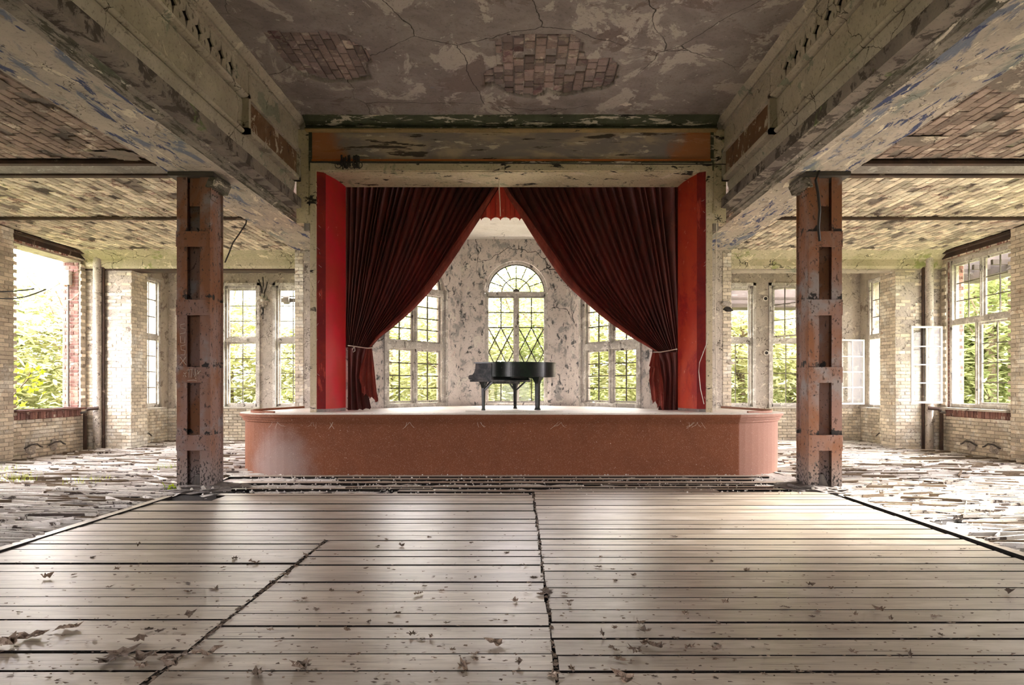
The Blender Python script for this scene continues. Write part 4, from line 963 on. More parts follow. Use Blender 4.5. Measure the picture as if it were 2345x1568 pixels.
# scratched graffiti on the left column
col_l = bpy.data.objects['steel_column']
def strokes(lines, at, sx, sy, y, nm, r=.0035):
    m = MB()
    for ln in lines: m.tube([(at[0] + a * sx, y, at[1] + b * sy) for a, b in ln], r, 4)
    return m.build(nm, 'cord', col_l)
strokes([[(-.1, .2), (.5, .8)], [(0, .75), (.45, .1)], [(.55, 1.1), (1.6, 1.25)], [(1.0, 1.2), (.95, 0)], [(1.35, .0), (1.5, 1.2), (2.0, .1), (2.1, 1.3)], [(2.1, 1.3), (2.2, .2)], [(2.4, .5), (3.1, 1.0)], [(2.5, 1.1), (2.75, .5)], [(.7, -.45), (1.8, -.35), (2.4, -.5)], [(2.15, 0), (2.25, -.25)]],
        (-5.06, 1.74), .085, .105, 10.178, 'scratched_tag')
zz_ = 2.52
strokes([[(.7, 1), (.2, .95), (.2, .6), (.8, .5), (.75, .1), (.1, 0)], [(.15, -.2), (.2, -.9), (.7, -.9), (.75, -.25)], [(.8, -1.1), (.2, -1.2), (.3, -1.6), (.8, -1.7), (.7, -2.1), (.2, -2.1)],
         [(.1, -2.3), (.9, -3.1)], [(.9, -2.3), (.1, -3.1)], [(.1, -3.3), (.9, -3.35)], [(.5, -3.3), (.55, -4.1)], [(.2, -4.3), (.3, -4.9), (.8, -4.8)], [(.85, -4.2), (.8, -5.4)]], (-5.14, 2.42), .12, .155, 10.196, 'scratched_letters', .0028)

# ------------------------------------------------------------------ curtains
def polyx(tab, y):
    if y <= tab[0][1]: return tab[0][0]
    for (x0, y0), (x1, y1) in zip(tab, tab[1:]):
        if y <= y1:
            t = (y - y0) / (y1 - y0); return x0 + (x1 - x0) * t
    return tab[-1][0]
def smoothtab(tab):
    """Catmull-Rom resampling of (x, y) points by y"""
    out = []
    for i in range(len(tab) - 1):
        p0, p1, p2, p3 = tab[max(i - 1, 0)], tab[i], tab[i + 1], tab[min(i + 2, len(tab) - 1)]
        for k in range(6):
            t = k / 6
            out.append(tuple(.5 * ((2 * p1[c]) + (-p0[c] + p2[c]) * t + (2 * p0[c] - 5 * p1[c] + 4 * p2[c] - p3[c]) * t * t + (-p0[c] + 3 * p1[c] - 3 * p2[c] + p3[c]) * t ** 3) for c in (0, 1)))
    return out + [tab[-1]]
def curtain(nm, outer, inner, ytop, tie, dz, label, nfold, seed, ybot=941, foot=None):
    """gathered stage curtain: outer = x of the straight outer edge, inner = table of the swept inner edge; all folds run to the tie"""
    r = random.Random(seed); inner = smoothtab(inner); NU, NV = 330, 90
    ph = [0.0]; 
    while ph[-1] < 1: ph.append(ph[-1] + r.uniform(.55, 1.5) / nfold)
    amp = [r.uniform(.4, 1.0) for _ in ph]
    def fold(u):
        for k in range(len(ph) - 1):
            if u < ph[k + 1]:
                t = (u - ph[k]) / (ph[k + 1] - ph[k]); return amp[k] * (1 - abs(math.sin(PI * t)) ** .7)
        return 0
    x_in0 = inner[0][0]; xt, yt = tie; span_b = (xt - outer)
    vs, fs = [], []
    for j in range(NV + 1):
        v = j / NV; y = ytop + (yt - ytop) * v
        s_in = (polyx(inner, y) - xt) / (x_in0 - xt)            # 1 at the top, 0 at the tie
        for i in range(NU + 1):
            u = i / NU
            ub = 1 - (1 - u) ** 1.25                              # folds crowd towards the inner edge at the tie
            xb = outer + span_b * (.10 * u + .90 * ub ** 1.6 if False else ub)
            xtop = outer + (x_in0 - outer) * u
            lin = (1 - v) ** (1.0 - .12 * u)
            s_ = lin * (1 - u ** 1.4) + s_in * u ** 1.4
            x = xb + (xtop - xb) * s_
            fo = fold(u + .004 * math.sin(v * 5 + u * 30))
            comp = .25 + .75 * s_
            dep = dz + .17 * fo * (.45 + .55 * comp) + .05 * math.sin(u * 9 + v * 2) * comp - .10 * u * (v ** 3)
            p = P(x, y, dz); k = (dep - 0) / dz
            vs.append((p.x, dep, p.z))
    for j in range(NV):
        for i in range(NU):
            a = j * (NU + 1) + i; fs.append((a, a + 1, a + NU + 2, a + NU + 1))
    m = MB(); m.add(vs, fs); o = m.build(nm, 'velvet', None, smooth=True)
    tag(o, label, 'curtain', 'stage curtains')
    return o
dC = 13.62
inL = [(1150, 415), (1128, 450), (1100, 497), (1063, 556), (1022, 618), (985, 668), (945, 711), (905, 746), (872, 773), (852, 795)]
inR = [(1146, 415), (1163, 450), (1186, 485), (1220, 540), (1257, 596), (1292, 645), (1338, 690), (1388, 733), (1440, 770), (1480, 793), (1500, 806)]
cl_ = curtain('stage_curtain', 789, inL, 415, (850, 795), dC, 'left dark red velvet stage curtain drawn back to a tie by the red jamb', 25, 3)
cr_ = curtain('stage_curtain', 1561, inR, 415, (1500, 806), dC, 'right dark red velvet stage curtain swept back in long diagonal folds', 21, 8)
def lining(o, tab, side, label):
    """turned-back lighter edge of a curtain"""
    tab = smoothtab(tab); m = MB(); n = len(tab); K = 7
    for i, (x, y) in enumerate(tab):
        t = i / (n - 1); w = (5 + 17 * math.sin(PI * min(1, t * 1.02)) ** 1.2) * (1 if t < .9 else .75)
        for k in range(K):
            q = k / (K - 1); p = P(x + side * w * (1 - q) - side * 1.5 * q, y, dC); m.v.append((p.x, dC - .06 - .10 * t ** 3 - .045 * math.sin(PI * q) - .012 * math.sin(q * 14 + t * 7), p.z))
    m.f = [(i * K + k, i * K + k + 1, (i + 1) * K + k + 1, (i + 1) * K + k) for i in range(n - 1) for k in range(K - 1)]; m.t = [0] * len(m.f)
    return m.build('turned_edge', 'velvet_tail', o, smooth=True)
lining(cl_, inL, -1, ''); lining(cr_, inR, 1, '')
def drape(nm, mat, left, right, y0, y1l, y1r, dz, nf, parent, amp=.05, jag=6, seed=1, twist=0):
    """pleated piece of cloth between two edge tables, hem running from y1l (left) to y1r (right)"""
    r = random.Random(seed); NU, NV = 90, 40; vs, fs = [], []
    ofs = [r.uniform(-1, 1) for _ in range(nf + 2)]
    for j in range(NV + 1):
        for i in range(NU + 1):
            u = i / NU; v = j / NV
            hem = y1l + (y1r - y1l) * u + jag * math.sin(u * nf * PI) * (1 if nf % 2 else -1)
            y = y0 + (hem - y0) * v; xl, xr = polyx(left, y), polyx(right, y)
            k = int(u * nf); x = xl + (xr - xl) * (u + .35 / nf * math.sin(2 * PI * u * nf) * v)
            dep = dz + amp * (.35 + .65 * v) * math.sin(u * nf * PI + ofs[0]) + .02 * ofs[k] * v + twist * u * v
            p = P(x, y, dz); vs.append((p.x, dep, p.z))
    for j in range(NV):
        for i in range(NU): a = j * (NU + 1) + i; fs.append((a, a + 1, a + NU + 2, a + NU + 1))
    m = MB(); m.add(vs, fs); return m.build(nm, mat, parent, smooth=True)
drape('curtain_tail', 'velvet', [(797, 790), (797, 945)], [(853, 795), (843, 815), (838, 860), (842, 900), (850, 938)], 790, 941, 934, dC + .02, 7, cl_, .035, 3, 4)
drape('curtain_tail', 'velvet_tail', [(838, 797), (826, 840), (818, 880), (822, 896)], [(852, 797), (856, 850), (861, 890), (866, 912)], 797, 868, 918, dC - .10, 6, cl_, .05, 7, 5)
drape('curtain_tail', 'velvet_tail', [(846, 797), (838, 850), (828, 885), (830, 905)], [(852, 797), (858, 850), (862, 890), (863, 930)], 797, 899, 917, dC - .05, 5, cl_, .04, 5, 9)
drape('curtain_tail', 'velvet', [(1494, 806), (1508, 830), (1514, 870), (1508, 941)], [(1554, 790), (1554, 945)], 798, 940, 941, dC + .02, 7, cr_, .035, 3, 6)
drape('curtain_tail', 'velvet_tail', [(1494, 806), (1486, 838), (1492, 842), (1486, 870), (1492, 905), (1496, 930)], [(1508, 808), (1514, 850), (1519, 880), (1520, 941)], 806, 880, 898, dC - .12, 5, cr_, .05, 9, 7)
drape('curtain_tail', 'velvet_tail', [(1496, 806), (1487, 850), (1488, 880), (1494, 925)], [(1508, 808), (1514, 850), (1519, 880), (1520, 941)], 806, 915, 940, dC - .05, 5, cr_, .05, 7, 12)
vl = drape('stage_valance', 'valance', [(1030, 400), (1030, 510)], [(1262, 400), (1262, 510)], 405, 499, 499, dC + .22, 21, None, .06, 4, 11)
tag(vl, 'short bright red pleated valance hanging between the two curtains', 'valance')
tag(MB().tube([P(797, 791, 13.5), P(820, 794, 13.42), P(842, 797, 13.36), P(854, 796, 13.38)], .012, 6).tube([P(811, 794, 13.4), P(807, 800, 13.39), P(809, 806, 13.39), P(813, 803, 13.39), P(812, 795, 13.4)], .008, 5).build('tieback_cord', 'cord'),
    'pale knotted cord tying back the left curtain', 'cord', 'curtain tiebacks')
tag(MB().tube([P(1496, 806, 13.36), P(1512, 806, 13.34), P(1530, 803, 13.4), P(1550, 799, 13.48)], .012, 6).build('tieback_cord', 'cord'), 'pale cord tying back the right curtain', 'cord', 'curtain tiebacks')
tag(MB().tube([P(1143, 402, 12.95), P(1143, 430, 12.95), P(1145, 462, 12.96), P(1146, 495, 12.95)], .010, 5).build('hanging_string', 'cord'), 'thin white cord hanging from the soffit between the curtains', 'cord')
tag(MB().tube([P(1622, 757, 12.4), P(1617, 790, 12.4), P(1602, 830, 12.4), P(1600, 850, 12.4), P(1604, 890, 12.4), P(1612, 925, 12.4)], .007, 5).build('loose_wire', 'cord'), 'thin pale wire dangling in front of the right red jamb', 'wire')

# ------------------------------------------------------------------ grand piano
po = Vector((-.82, 13.51, 0)); kx, lx = Vector((.545, .84, 0)), Vector((.84, -.545, 0))
kx.normalize(); lx.normalize()
pn = thing('grand_piano', (0, 13.8, ZS), 'dusty dark green-black grand piano with closed lid on the stage', 'piano')
PP = lambda k, l, z: po + kx * k + lx * l + Vector((0, 0, z))
out = [(0, .10), (0, .30), (0, .52), (.01, .62), (.05, .74), (.12, .86), (.22, .98), (.33, 1.09), (.45, 1.19), (.58, 1.27), (.72, 1.33), (.88, 1.36), (1.04, 1.35), (1.18, 1.30), (1.30, 1.20), (1.38, 1.08), (1.43, .92), (1.45, .70), (1.45, .10)]
def ring(pts, z0, z1, nm, mat, grow=0):
    c = (.7, .6); q = [(c[0] + (a - c[0]) * (1 + grow), c[1] + (b - c[1]) * (1 + grow)) for a, b in pts]
    m = MB(); m.prism([PP(a, b, z0) for a, b in q], 0, (0, 0, z1 - z0)); return m.build(nm, mat, pn, fix=True)
def cr(tab, k=4):
    o_ = []
    for i in range(len(tab) - 1):
        p0, p1, p2, p3 = tab[max(i - 1, 0)], tab[i], tab[i + 1], tab[min(i + 2, len(tab) - 1)]
        for j in range(k):
            t = j / k; o_.append(tuple(.5 * (2 * p1[c] + (p2[c] - p0[c]) * t + (2 * p0[c] - 5 * p1[c] + 4 * p2[c] - p3[c]) * t * t + (3 * p1[c] - p0[c] - 3 * p2[c] + p3[c]) * t ** 3) for c in (0, 1)))
    return o_ + [tab[-1]]
out = out[:2] + cr(out[2:-2]) + out[-2:]
n = len(out)
m = MB(); vs = []                                  # rim: outer and inner wall
inn = [(.7 + (a - .7) * .94, .6 + (b - .6) * .94) for a, b in out]
for z in (1.80, 2.075):
    vs += [PP(a, b, z) for a, b in out] + [PP(a, b, z) for a, b in inn]
m.v = vs; f = []
for i in range(n - 1):
    f += [(i, i+1, 2*n+i+1, 2*n+i), (n+i, 3*n+i, 3*n+i+1, n+i+1), (i, n+i, n+i+1, i+1)]
m.f = f; m.t = [0] * len(f); rim = m.build('rim', 'piano', pn, fix=True); 
ring(inn, 1.83, 1.85, 'soundboard', 'piano_dusty')
ring([(a, b if b > .12 else .06) for a, b in out], 2.075, 2.10, 'lid', 'piano', .012)
for a, b in ((.4, .25), (.9, .25), (.65, .7)):
    MB().bar(PP(a - .3, b, 1.81), PP(a + .45, b + .2, 1.81), .07, .06).build('frame_beam', 'piano', pn)
m = MB()                                           # treble cheek with its stepped arm, and the bass one
for k0 in (-.015, 1.40):
    prof = [(.50, 1.74), (.50, 2.075), (.10, 2.075), (.09, 1.97), (.06, 1.89), (.02, 1.845), (-.06, 1.835), (-.085, 1.82), (-.085, 1.765), (-.05, 1.745)]
    m = MB(); m.prism([PP(k0, l, z) for l, z in prof], 0, kx * .065); m.build('cheek', 'piano_dusty' if k0 < 0 else 'piano', pn, fix=True)
MB().prism([PP(.05, -.05, 1.735), PP(1.40, -.05, 1.735), PP(1.40, -.05, 1.79), PP(.05, -.05, 1.79)], 0, lx * .03).build('key_slip', 'piano', pn, fix=True)
MB().prism([PP(.05, .12, 1.79), PP(1.40, .12, 1.79), PP(1.40, .10, 2.07), PP(.05, .10, 2.07)], 0, lx * .03).build('fall_board', 'piano', pn, fix=True)
MB().prism([PP(0.0, -.06, 1.70), PP(1.44, -.06, 1.70), PP(1.44, .52, 1.70), PP(0.0, .52, 1.70)], 0, (0, 0, .04)).build('key_bed', 'piano_dusty', pn, fix=True)
for i in range(26):
    MB().prism([PP(.07 + i * .0508, -.02, 1.79), PP(.07 + i * .0508 + .047, -.02, 1.79), PP(.07 + i * .0508 + .047, .12, 1.79), PP(.07 + i * .0508, .12, 1.79)], 0, (0, 0, .015)).build('white_key', 'frame_white', pn, fix=True)
def leg(k, l, zt, w0, w1):
    c = PP(k, l, 0); m = MB()
    q = lambda z, w: [c + kx * a * w / 2 + lx * b * w / 2 + Vector((0, 0, z)) for a, b in ((-1, -1), (1, -1), (1, 1), (-1, 1))]
    lev = [(ZS, w1 * 1.25), (ZS + .035, w1 * 1.25), (ZS + .05, w1), (zt - .14, w0), (zt - .08, w0 * 1.35), (zt, w0 * 2.3)]
    for i, (z, w) in enumerate(lev): m.v += q(z, w)
    m.f = [(4*i+a, 4*i+(a+1)%4, 4*i+4+(a+1)%4, 4*i+4+a) for i in range(len(lev)-1) for a in range(4)] + [(3,2,1,0), tuple(range(4*len(lev)-4, 4*len(lev)))]
    m.t = [0] * len(m.f); return m.build('leg', 'piano', pn, fix=True)
leg(.12, .2, 1.71, .06, .045); leg(1.31, .2, 1.71, .06, .05); leg(.9, 1.03, 1.80, .085, .075)
for (k, l, dk, dl) in ((.12, .2, 0, .24), (.12, .2, .24, 0), (1.31, .2, 0, .26), (1.31, .2, -.26, 0)):
    MB().bar(PP(k, l, 1.50), PP(k + dk, l + dl, 1.70), .028, .028).build('brace', 'piano', pn)
MB().bar(PP(.2, .3, 1.685), PP(1.3, .3, 1.685), .06, .05).build('cross_rail', 'piano_dusty', pn)
tag(MB().prism([P(1066, 944, 12.9), P(1290, 944, 12.9), P(1290, 944, 12.9) + Vector((0, .12, 0)), P(1066, 944, 12.9) + Vector((0, .12, 0))], 0, (0, 0, .012)).build('loose_board', 'lath', fix=True),
    'thin flat board lying on the stage in front of the piano', 'board')
bpy.data.objects['loose_board'].location.z += ZS + .013 - P(1066, 944, 12.9).z

# ------------------------------------------------------------------ small fittings
c = thing('wire_cluster', tuple(P(800, 372, 12.4)), 'tangled black cable cluster clinging to the header at its left end', 'cables')
m = MB()
for i in range(26):
    x = R.choice((R.uniform(781, 806), R.uniform(810, 822))); m.tube([P(x, R.uniform(355, 366), 12.38), P(x + R.uniform(-4, 4), 372, 12.36), P(x + R.uniform(-3, 3), R.uniform(378, 388), 12.38)], R.uniform(.01, .028), 5)
m.build('cable_bundle', 'wire', c)
for cx in (774, 805, 823): MB().tube([P(cx + 7 * math.cos(t), 378 + 7 * math.sin(t), 12.40) for t in [2 * PI * k / 10 for k in range(11)]], .007, 4).build('cable_loop', 'wire', c)
tag(MB().tube([P(707, 371, 12.36), P(900, 373, 12.42), P(1200, 374, 12.42), P(1500, 376, 12.42), P(1662, 376, 12.36)], .010, 5).build('surface_cable', 'wire'), 'thin black cable running along the whole header', 'cable')
def wire(nm, pts, r, lab, mat='wire', cat='wire', grp=None): return tag(MB().tube(pts, r, 5).build(nm, mat), lab, cat, grp)
wire('hanging_cable', [P(563, 512, 13.1) + Vector((.02, 0, .13)), P(563, 512, 13.1), P(548, 535, 13.1), P(533, 556, 13.1), P(524, 580, 13.1), P(515, 601, 13.1)], .014, 'bent black cable hanging from the left aisle ceiling')
wire('column_cable', [P(1877, 388, 10.1), P(1868, 412, 10.1), P(1874, 445, 10.12), P(1877, 480, 10.12), P(1874, 520, 10.12), P(1877, 552, 10.12)], .022, 'thick black cable hanging down the right steel column')
for a in ([(-12, 668), (30, 667), (60, 664), (78, 661)], [(-12, 683), (30, 684), (60, 679), (84, 671), (106, 662)]):
    wire('bare_twig', [P(x, y, 12.9 + .01 * i) for i, (x, y) in enumerate(a)], .014, 'black wires jutting across the empty left window opening', grp='wires across the left window')
wire('pale_wire', [P(184, 617, 16.0), P(160, 630, 15.6), P(135, 650, 15), P(100, 672, 14.4)], .006, 'thin pale wire strung across the empty left window opening', 'cord')
wire('pale_wire', [P(186, 655, 16.2), P(178, 675, 16), P(165, 685, 15.9), P(148, 688, 15.9)], .010, 'pale curved wire hooked on the left window jamb', 'cord')
wire('drop_wire', [P(1641, 510, 12.5), P(1639, 600, 12.5), P(1638, 700, 12.5), P(1640, 940, 12.5)], .008, 'thin wire dropping beside the right post of the proscenium', 'cord')
# star-shaped cable knot at the foot of the right upper pilaster
for (x, y) in ((1645, 500),):
    m = MB()
    for k in range(7): t = k * .9; m.tube([P(x, y, 12.44), P(x + 9 * math.cos(t), y + 9 * math.sin(t), 12.42)], .006, 4)
    tag(m.build('wire_knot', 'wire'), 'small black wire knot at the foot of the right upper pilaster', 'wire')
# heating pipes
for s, side in ((-1, 'left'), (1, 'right')):
    pz = thing('heating_pipe', (s * 10.8, 16.55, 0), 'dark vertical heating pipe with a valve under the %s window corner' % side, 'pipe', 'heating pipes')
    MB().tube([(s * 10.72, 16.4, .02), (s * 10.72, 16.4, .95), (s * 10.66, 16.42, 1.04), (s * 10.45, 16.5, 1.06)], .045, 8).build('riser', 'bare_steel', pz)
    MB().tube([(s * 10.70, 16.22, .95), (s * 10.70, 16.4, .97)], .03, 8).build('valve', 'iron', pz)
    tag(MB().tube([(s * 10.42, 16.66, .02), (s * 10.42, 16.66, 4.7)], .035, 8).build('down_pipe', 'bare_steel'), 'black full height pipe in the corner beside the %s pier' % side, 'pipe', 'corner pipes')
    for k, yy in enumerate((14.75, 15.5, 18.2)):
        xb = 10.86 if yy < 17 else 10.3
        b = thing('radiator_bracket', (s * xb, yy, .3), 'plaster lump with iron hook at the foot of the %s wall, %s' % (side, ('nearest the camera', 'under the window middle', 'behind the pier')[k]), 'bracket', 'radiator hooks')
        MB().tube([(s * (xb - .03), yy - .22, .22), (s * (xb - .10), yy - .10, .30), (s * (xb - .14), yy + .02, .31), (s * (xb - .14), yy + .13, .24), (s * (xb - .10), yy + .24, .22)], .018, 6).build('hook', 'iron', b)
        g = bmesh.new(); bmesh.ops.create_icosphere(g, subdivisions=2, radius=.14)
        for v in g.verts: v.co = Vector((v.co.x * .35 + s * xb, v.co.y * .9 + yy, v.co.z * 1.0 + .22)) + Vector(v.co) * .5 * mnoise.noise(v.co * 9 + Vector((k, s, 0)))
        me = bpy.data.meshes.new('plaster_lump'); g.to_mesh(me); g.free(); me.materials.append(M['rough']); link('plaster_lump', me, b)
# rosette on the left end wall
ro = thing('plaster_rosette', tuple(P(602, 688, 19.5)), 'pale carved plaster rosette on the pier between the left end windows', 'ornament')
c0 = P(602, 688, 19.55); m = MB(); N = 40; rr = lambda k: .15 + .03 * math.cos(8 * 2 * PI * k / N) + (.03 if k % 20 in (9, 10, 11) else 0)
for lev, (sc_, dy) in enumerate(((1.0, .05), (.92, -.0), (.55, -.02), (.45, -.045), (.25, -.05))):
    m.v += [(c0.x + rr(k) * sc_ * math.cos(2 * PI * k / N), c0.y + dy, c0.z + 1.15 * rr(k) * sc_ * math.sin(2 * PI * k / N)) for k in range(N)]
m.f = [(l * N + k, l * N + (k + 1) % N, (l + 1) * N + (k + 1) % N, (l + 1) * N + k) for l in range(4) for k in range(N)] + [tuple(range(4 * N, 5 * N))]; m.t = [0] * len(m.f)
m.build('plate', 'beam', ro, fix=True)
g = bmesh.new(); bmesh.ops.create_uvsphere(g, u_segments=12, v_segments=6, radius=.045)
for v in g.verts: v.co += c0 + Vector((0, -.05, 0))
me = bpy.data.meshes.new('boss'); g.to_mesh(me); g.free(); me.materials.append(M['white']); link('boss', me, ro)
m = MB()
for (a, b_, c_, d_) in ((600, 672, 592, 640), (604, 672, 612, 645), (600, 702, 602, 730), (604, 702, 598, 722), (600, 672, 602, 634)): m.tube([P(a, b_, 19.5), P((a + c_) / 2 + 2, (b_ + d_) / 2, 19.48), P(c_, d_, 19.5)], .018, 5)
m.build('torn_wiring', 'wire', ro)
for (x, y) in ((1752, 684), (1754, 808)):
    h = thing('pipe_sleeve', tuple(P(x, y, 19.5)), '%s round pipe hole with pale collar on the pier between the right end windows' % ('upper' if y < 700 else 'lower'), 'hole', 'pipe holes')
    q = P(x, y, 19.58); MB().tube([q, q + Vector((0, -.05, 0))], .075, 16).build('collar', 'white', h); MB().tube([q, q + Vector((0, -.055, 0))], .05, 16).build('opening', 'wire', h)  # black plug painted in for the dark inside of the hole
h = thing('drum_lamp', tuple(P(655, 686, 20.2)), 'dark drum shaped outdoor lamp on a bar, seen through the inner left end window', 'lamp')
q = P(655, 686, 20.2); MB().box((q.x - .3, 19.98, q.z - .05), (q.x - .24, 20.22, q.z + .05)).build('wall_bracket', 'iron', h); MB().tube([q + Vector((-.05, 0, 0)), q + Vector((.12, 0, 0))], .14, 14).build('drum', 'iron', h)
MB().bar(q + Vector((-.3, 0, -.02)), q + Vector((.45, 0, -.02)), .03, .12).build('bar', 'iron', h); MB().bar(q + Vector((-.3, 0, .10)), q + Vector((.45, 0, .10)), .03, .03).build('bar', 'iron', h)
# broken render on the stage pier, right
for (x, y, sz) in ((1665, 695, .07), (1668, 708, .06), (1672, 830, .05)):
    g = bmesh.new(); bmesh.ops.create_icosphere(g, subdivisions=2, radius=sz); q = P(x, y, 15.98)
    for v in g.verts: v.co = Vector((v.co.x * 2.0, v.co.y * .7, v.co.z)) * (1 + .6 * mnoise.noise(v.co * 20)) + q
    me = bpy.data.meshes.new('loose_render'); g.to_mesh(me); g.free(); me.materials.append(M['rough'] if y != 708 else M['wire'])
    tag(link('loose_render', me), 'chunk of broken render hanging on the right stage pier', 'render chunk', 'broken render on the pier')

# ------------------------------------------------------------------ debris
def floor_xy(px, py):
    d = CZ * F / (py - 885); return (px - 1190) * d / F + CX, d
lath_meshes = [unit_piece('lath', 'lath', c=.02, cz=.3, wob=.02, seed=80 + i) for i in range(5)]
def lath_spots(n, seed, s):
    r = random.Random(seed); out = []
    while len(out) < n:
        y = 5.2 + 14 * r.random() ** .55; x = s * r.uniform(4.9 if y < 16 else 4.3, 10.5)
        if abs(x) < 5.5 and 11.6 < y < 15.6: continue
        if abs(abs(x) - 4.92) < .4 and 9.9 < y < 11: continue
        if y > 16.4 and abs(x) > 9.4: continue
        if y > 16 and abs(x) < 5.6: continue
        L = r.uniform(.3, 1.5) * (1.5 if r.random() < .25 else 1); w = r.uniform(.012, .042)
        a = r.gauss(0, .16) + (.0 if r.random() < .75 else r.uniform(-.9, .9))
        if abs(x) + L / 2 > 10.6: x = s * (10.6 - L / 2)
        if abs(x) - L / 2 < 4.95 and y < 11.6: x = s * (4.97 + L / 2)
        out.append((L * w * seen((x, y, 0)) / y, x, y, L, w, a, r.uniform(.015, .045), r.uniform(0, .04), r.uniform(-.02, .03)))
    return out
for s, side in ((-1, 'left'), (1, 'right')):
    sp = sorted(lath_spots(1500, 21 + s, s), reverse=True)
    for i, (sc_, x, y, L, w, a, th, z, tl) in enumerate(sp):
        mw = Matrix.Translation((x, y, z - .02)) @ Matrix.Rotation(a, 4, 'Z') @ Matrix.Rotation(tl, 4, 'Y') @ Matrix.Diagonal((L, w, th, 1))
        if i < 60 and sc_ > 0:
            tag(link('broken_lath', lath_meshes[i % 5], None, mw), '%s%s broken lath lying %s in the %s aisle' % ('long' if L > 1.3 else 'short' if L < .75 else 'medium', ', slanting' if abs(a) > .22 else '', 'near the deck edge' if abs(x) < 6.6 and y < 11 else 'beside the stage end' if abs(x) < 7 else 'at the front, clear of the wall' if y < 11 else 'below the big side window' if y < 16.4 else 'near the end wall', side), 'lath', 'broken laths in the %s aisle' % side)
        else:
            if i == 60: acc = MB(); dk = MB()
            m0 = lath_meshes[i % 5]
            (dk if i % 10 < 3 else acc).add([mw @ v.co for v in m0.vertices], [tuple(p.vertices) for p in m0.polygons], R.random() + .001)
    tag(dk.build('gap_shade_strips', 'bark'), 'thin dark strips standing for shaded gaps among the debris of the %s aisle' % side, 'debris', kind='stuff')  # dark strips added in place of the shaded gaps between laths
    tag(acc.build('splintered_laths', 'lath'), 'mass of small splintered laths covering the %s aisle floor' % side, 'debris', kind='stuff')
# crumbs: plaster chips on the aisles and before the stage
m = MB()
for i in range(5200):
    k = R.random()
    if k < .8:
        s = R.choice((-1, 1)); y = 5.2 + 14 * R.random(); x = s * R.uniform(5.0, 10.2)
        if abs(x) < 5.5 and 11.6 < y < 15.6: continue
    else: y = R.uniform(9.75, 11.95); x = R.uniform(-4.6, 4.6)
    r_ = R.uniform(.008, .035); a = R.uniform(0, PI); h_ = R.uniform(.004, .016); z = -.012 if abs(x) > 5 else R.uniform(-.02, .0)
    q = [(x + r_ * math.cos(a + t) * R.uniform(.5, 1.2), y + r_ * math.sin(a + t), z) for t in (0, 1.8, 3.9)]
    m.add(q + [(x, y, z + h_ + .01)], [(0, 1, 3), (1, 2, 3), (2, 0, 3)], R.random() + .001)
tag(m.build('plaster_crumbs', 'lath'), 'small plaster and wood crumbs strewn over the floor', 'crumbs', kind='stuff')
# rubble heaps round the column feet
for s, side in ((-1, 'left'), (1, 'right')):
    g = bmesh.new(); bmesh.ops.create_icosphere(g, subdivisions=4, radius=1)
    for v in g.verts:
        n_ = mnoise.noise(v.co * 3 + Vector((s, 0, 0))) + .6 * mnoise.noise(v.co * 8)
        v.co = Vector((v.co.x * .62, v.co.y * .45, max(v.co.z, -.2) * .085)) * (1 + .35 * n_)
        v.co += Vector((s * 4.86, 10.42, -.02))
    me = bpy.data.meshes.new('rubble_heap'); g.to_mesh(me); g.free(); me.materials.append(M['concrete'])
    tag(link('rubble_heap', me), 'low grey heap of grit round the foot of the %s steel column' % side, 'rubble', 'grit heaps at the columns')
    for k, (dx, dy, sz) in enumerate(((.16, -.25, .035), (.28, -.2, .025), (-.2, -.28, .03), (0, -.30, .022))):
        g = bmesh.new(); bmesh.ops.create_icosphere(g, subdivisions=1, radius=sz)
        for v in g.verts: v.co = v.co * (1 + .7 * mnoise.noise(v.co * 40 + Vector((k, s, 0)))) + Vector((s * 4.85 + dx, 10.3 + dy, sz * .8 + .02))
        me = bpy.data.meshes.new('plaster_chunk'); g.to_mesh(me); g.free(); me.materials.append(M['white'])
        tag(link('plaster_chunk', me), '%s plaster chunk at the foot of the %s steel column' % (('biggest pale', 'small pale', 'pale outer', 'tiniest pale')[k], side), 'chunk', 'plaster chunks by the %s column' % side)
    # cone of grit inside the column
    m = MB(); N = 10
    m.v = [(s * 4.92 + .11 * math.cos(2 * PI * k / N), 10.3 + .09 * math.sin(2 * PI * k / N), 0) for k in range(N)] + [(s * 4.92 + .03 * math.cos(2 * PI * k / N), 10.33 + .03 * math.sin(2 * PI * k / N), .22) for k in range(N)]
    m.f = [(k, (k + 1) % N, N + (k + 1) % N, N + k) for k in range(N)] + [tuple(range(N, 2 * N))]; m.t = [0] * len(m.f)
    tag(m.build('grit_cone', 'concrete', fix=True), 'cone of grey grit inside the foot of the %s steel column' % side, 'rubble', 'grit heaps at the columns')

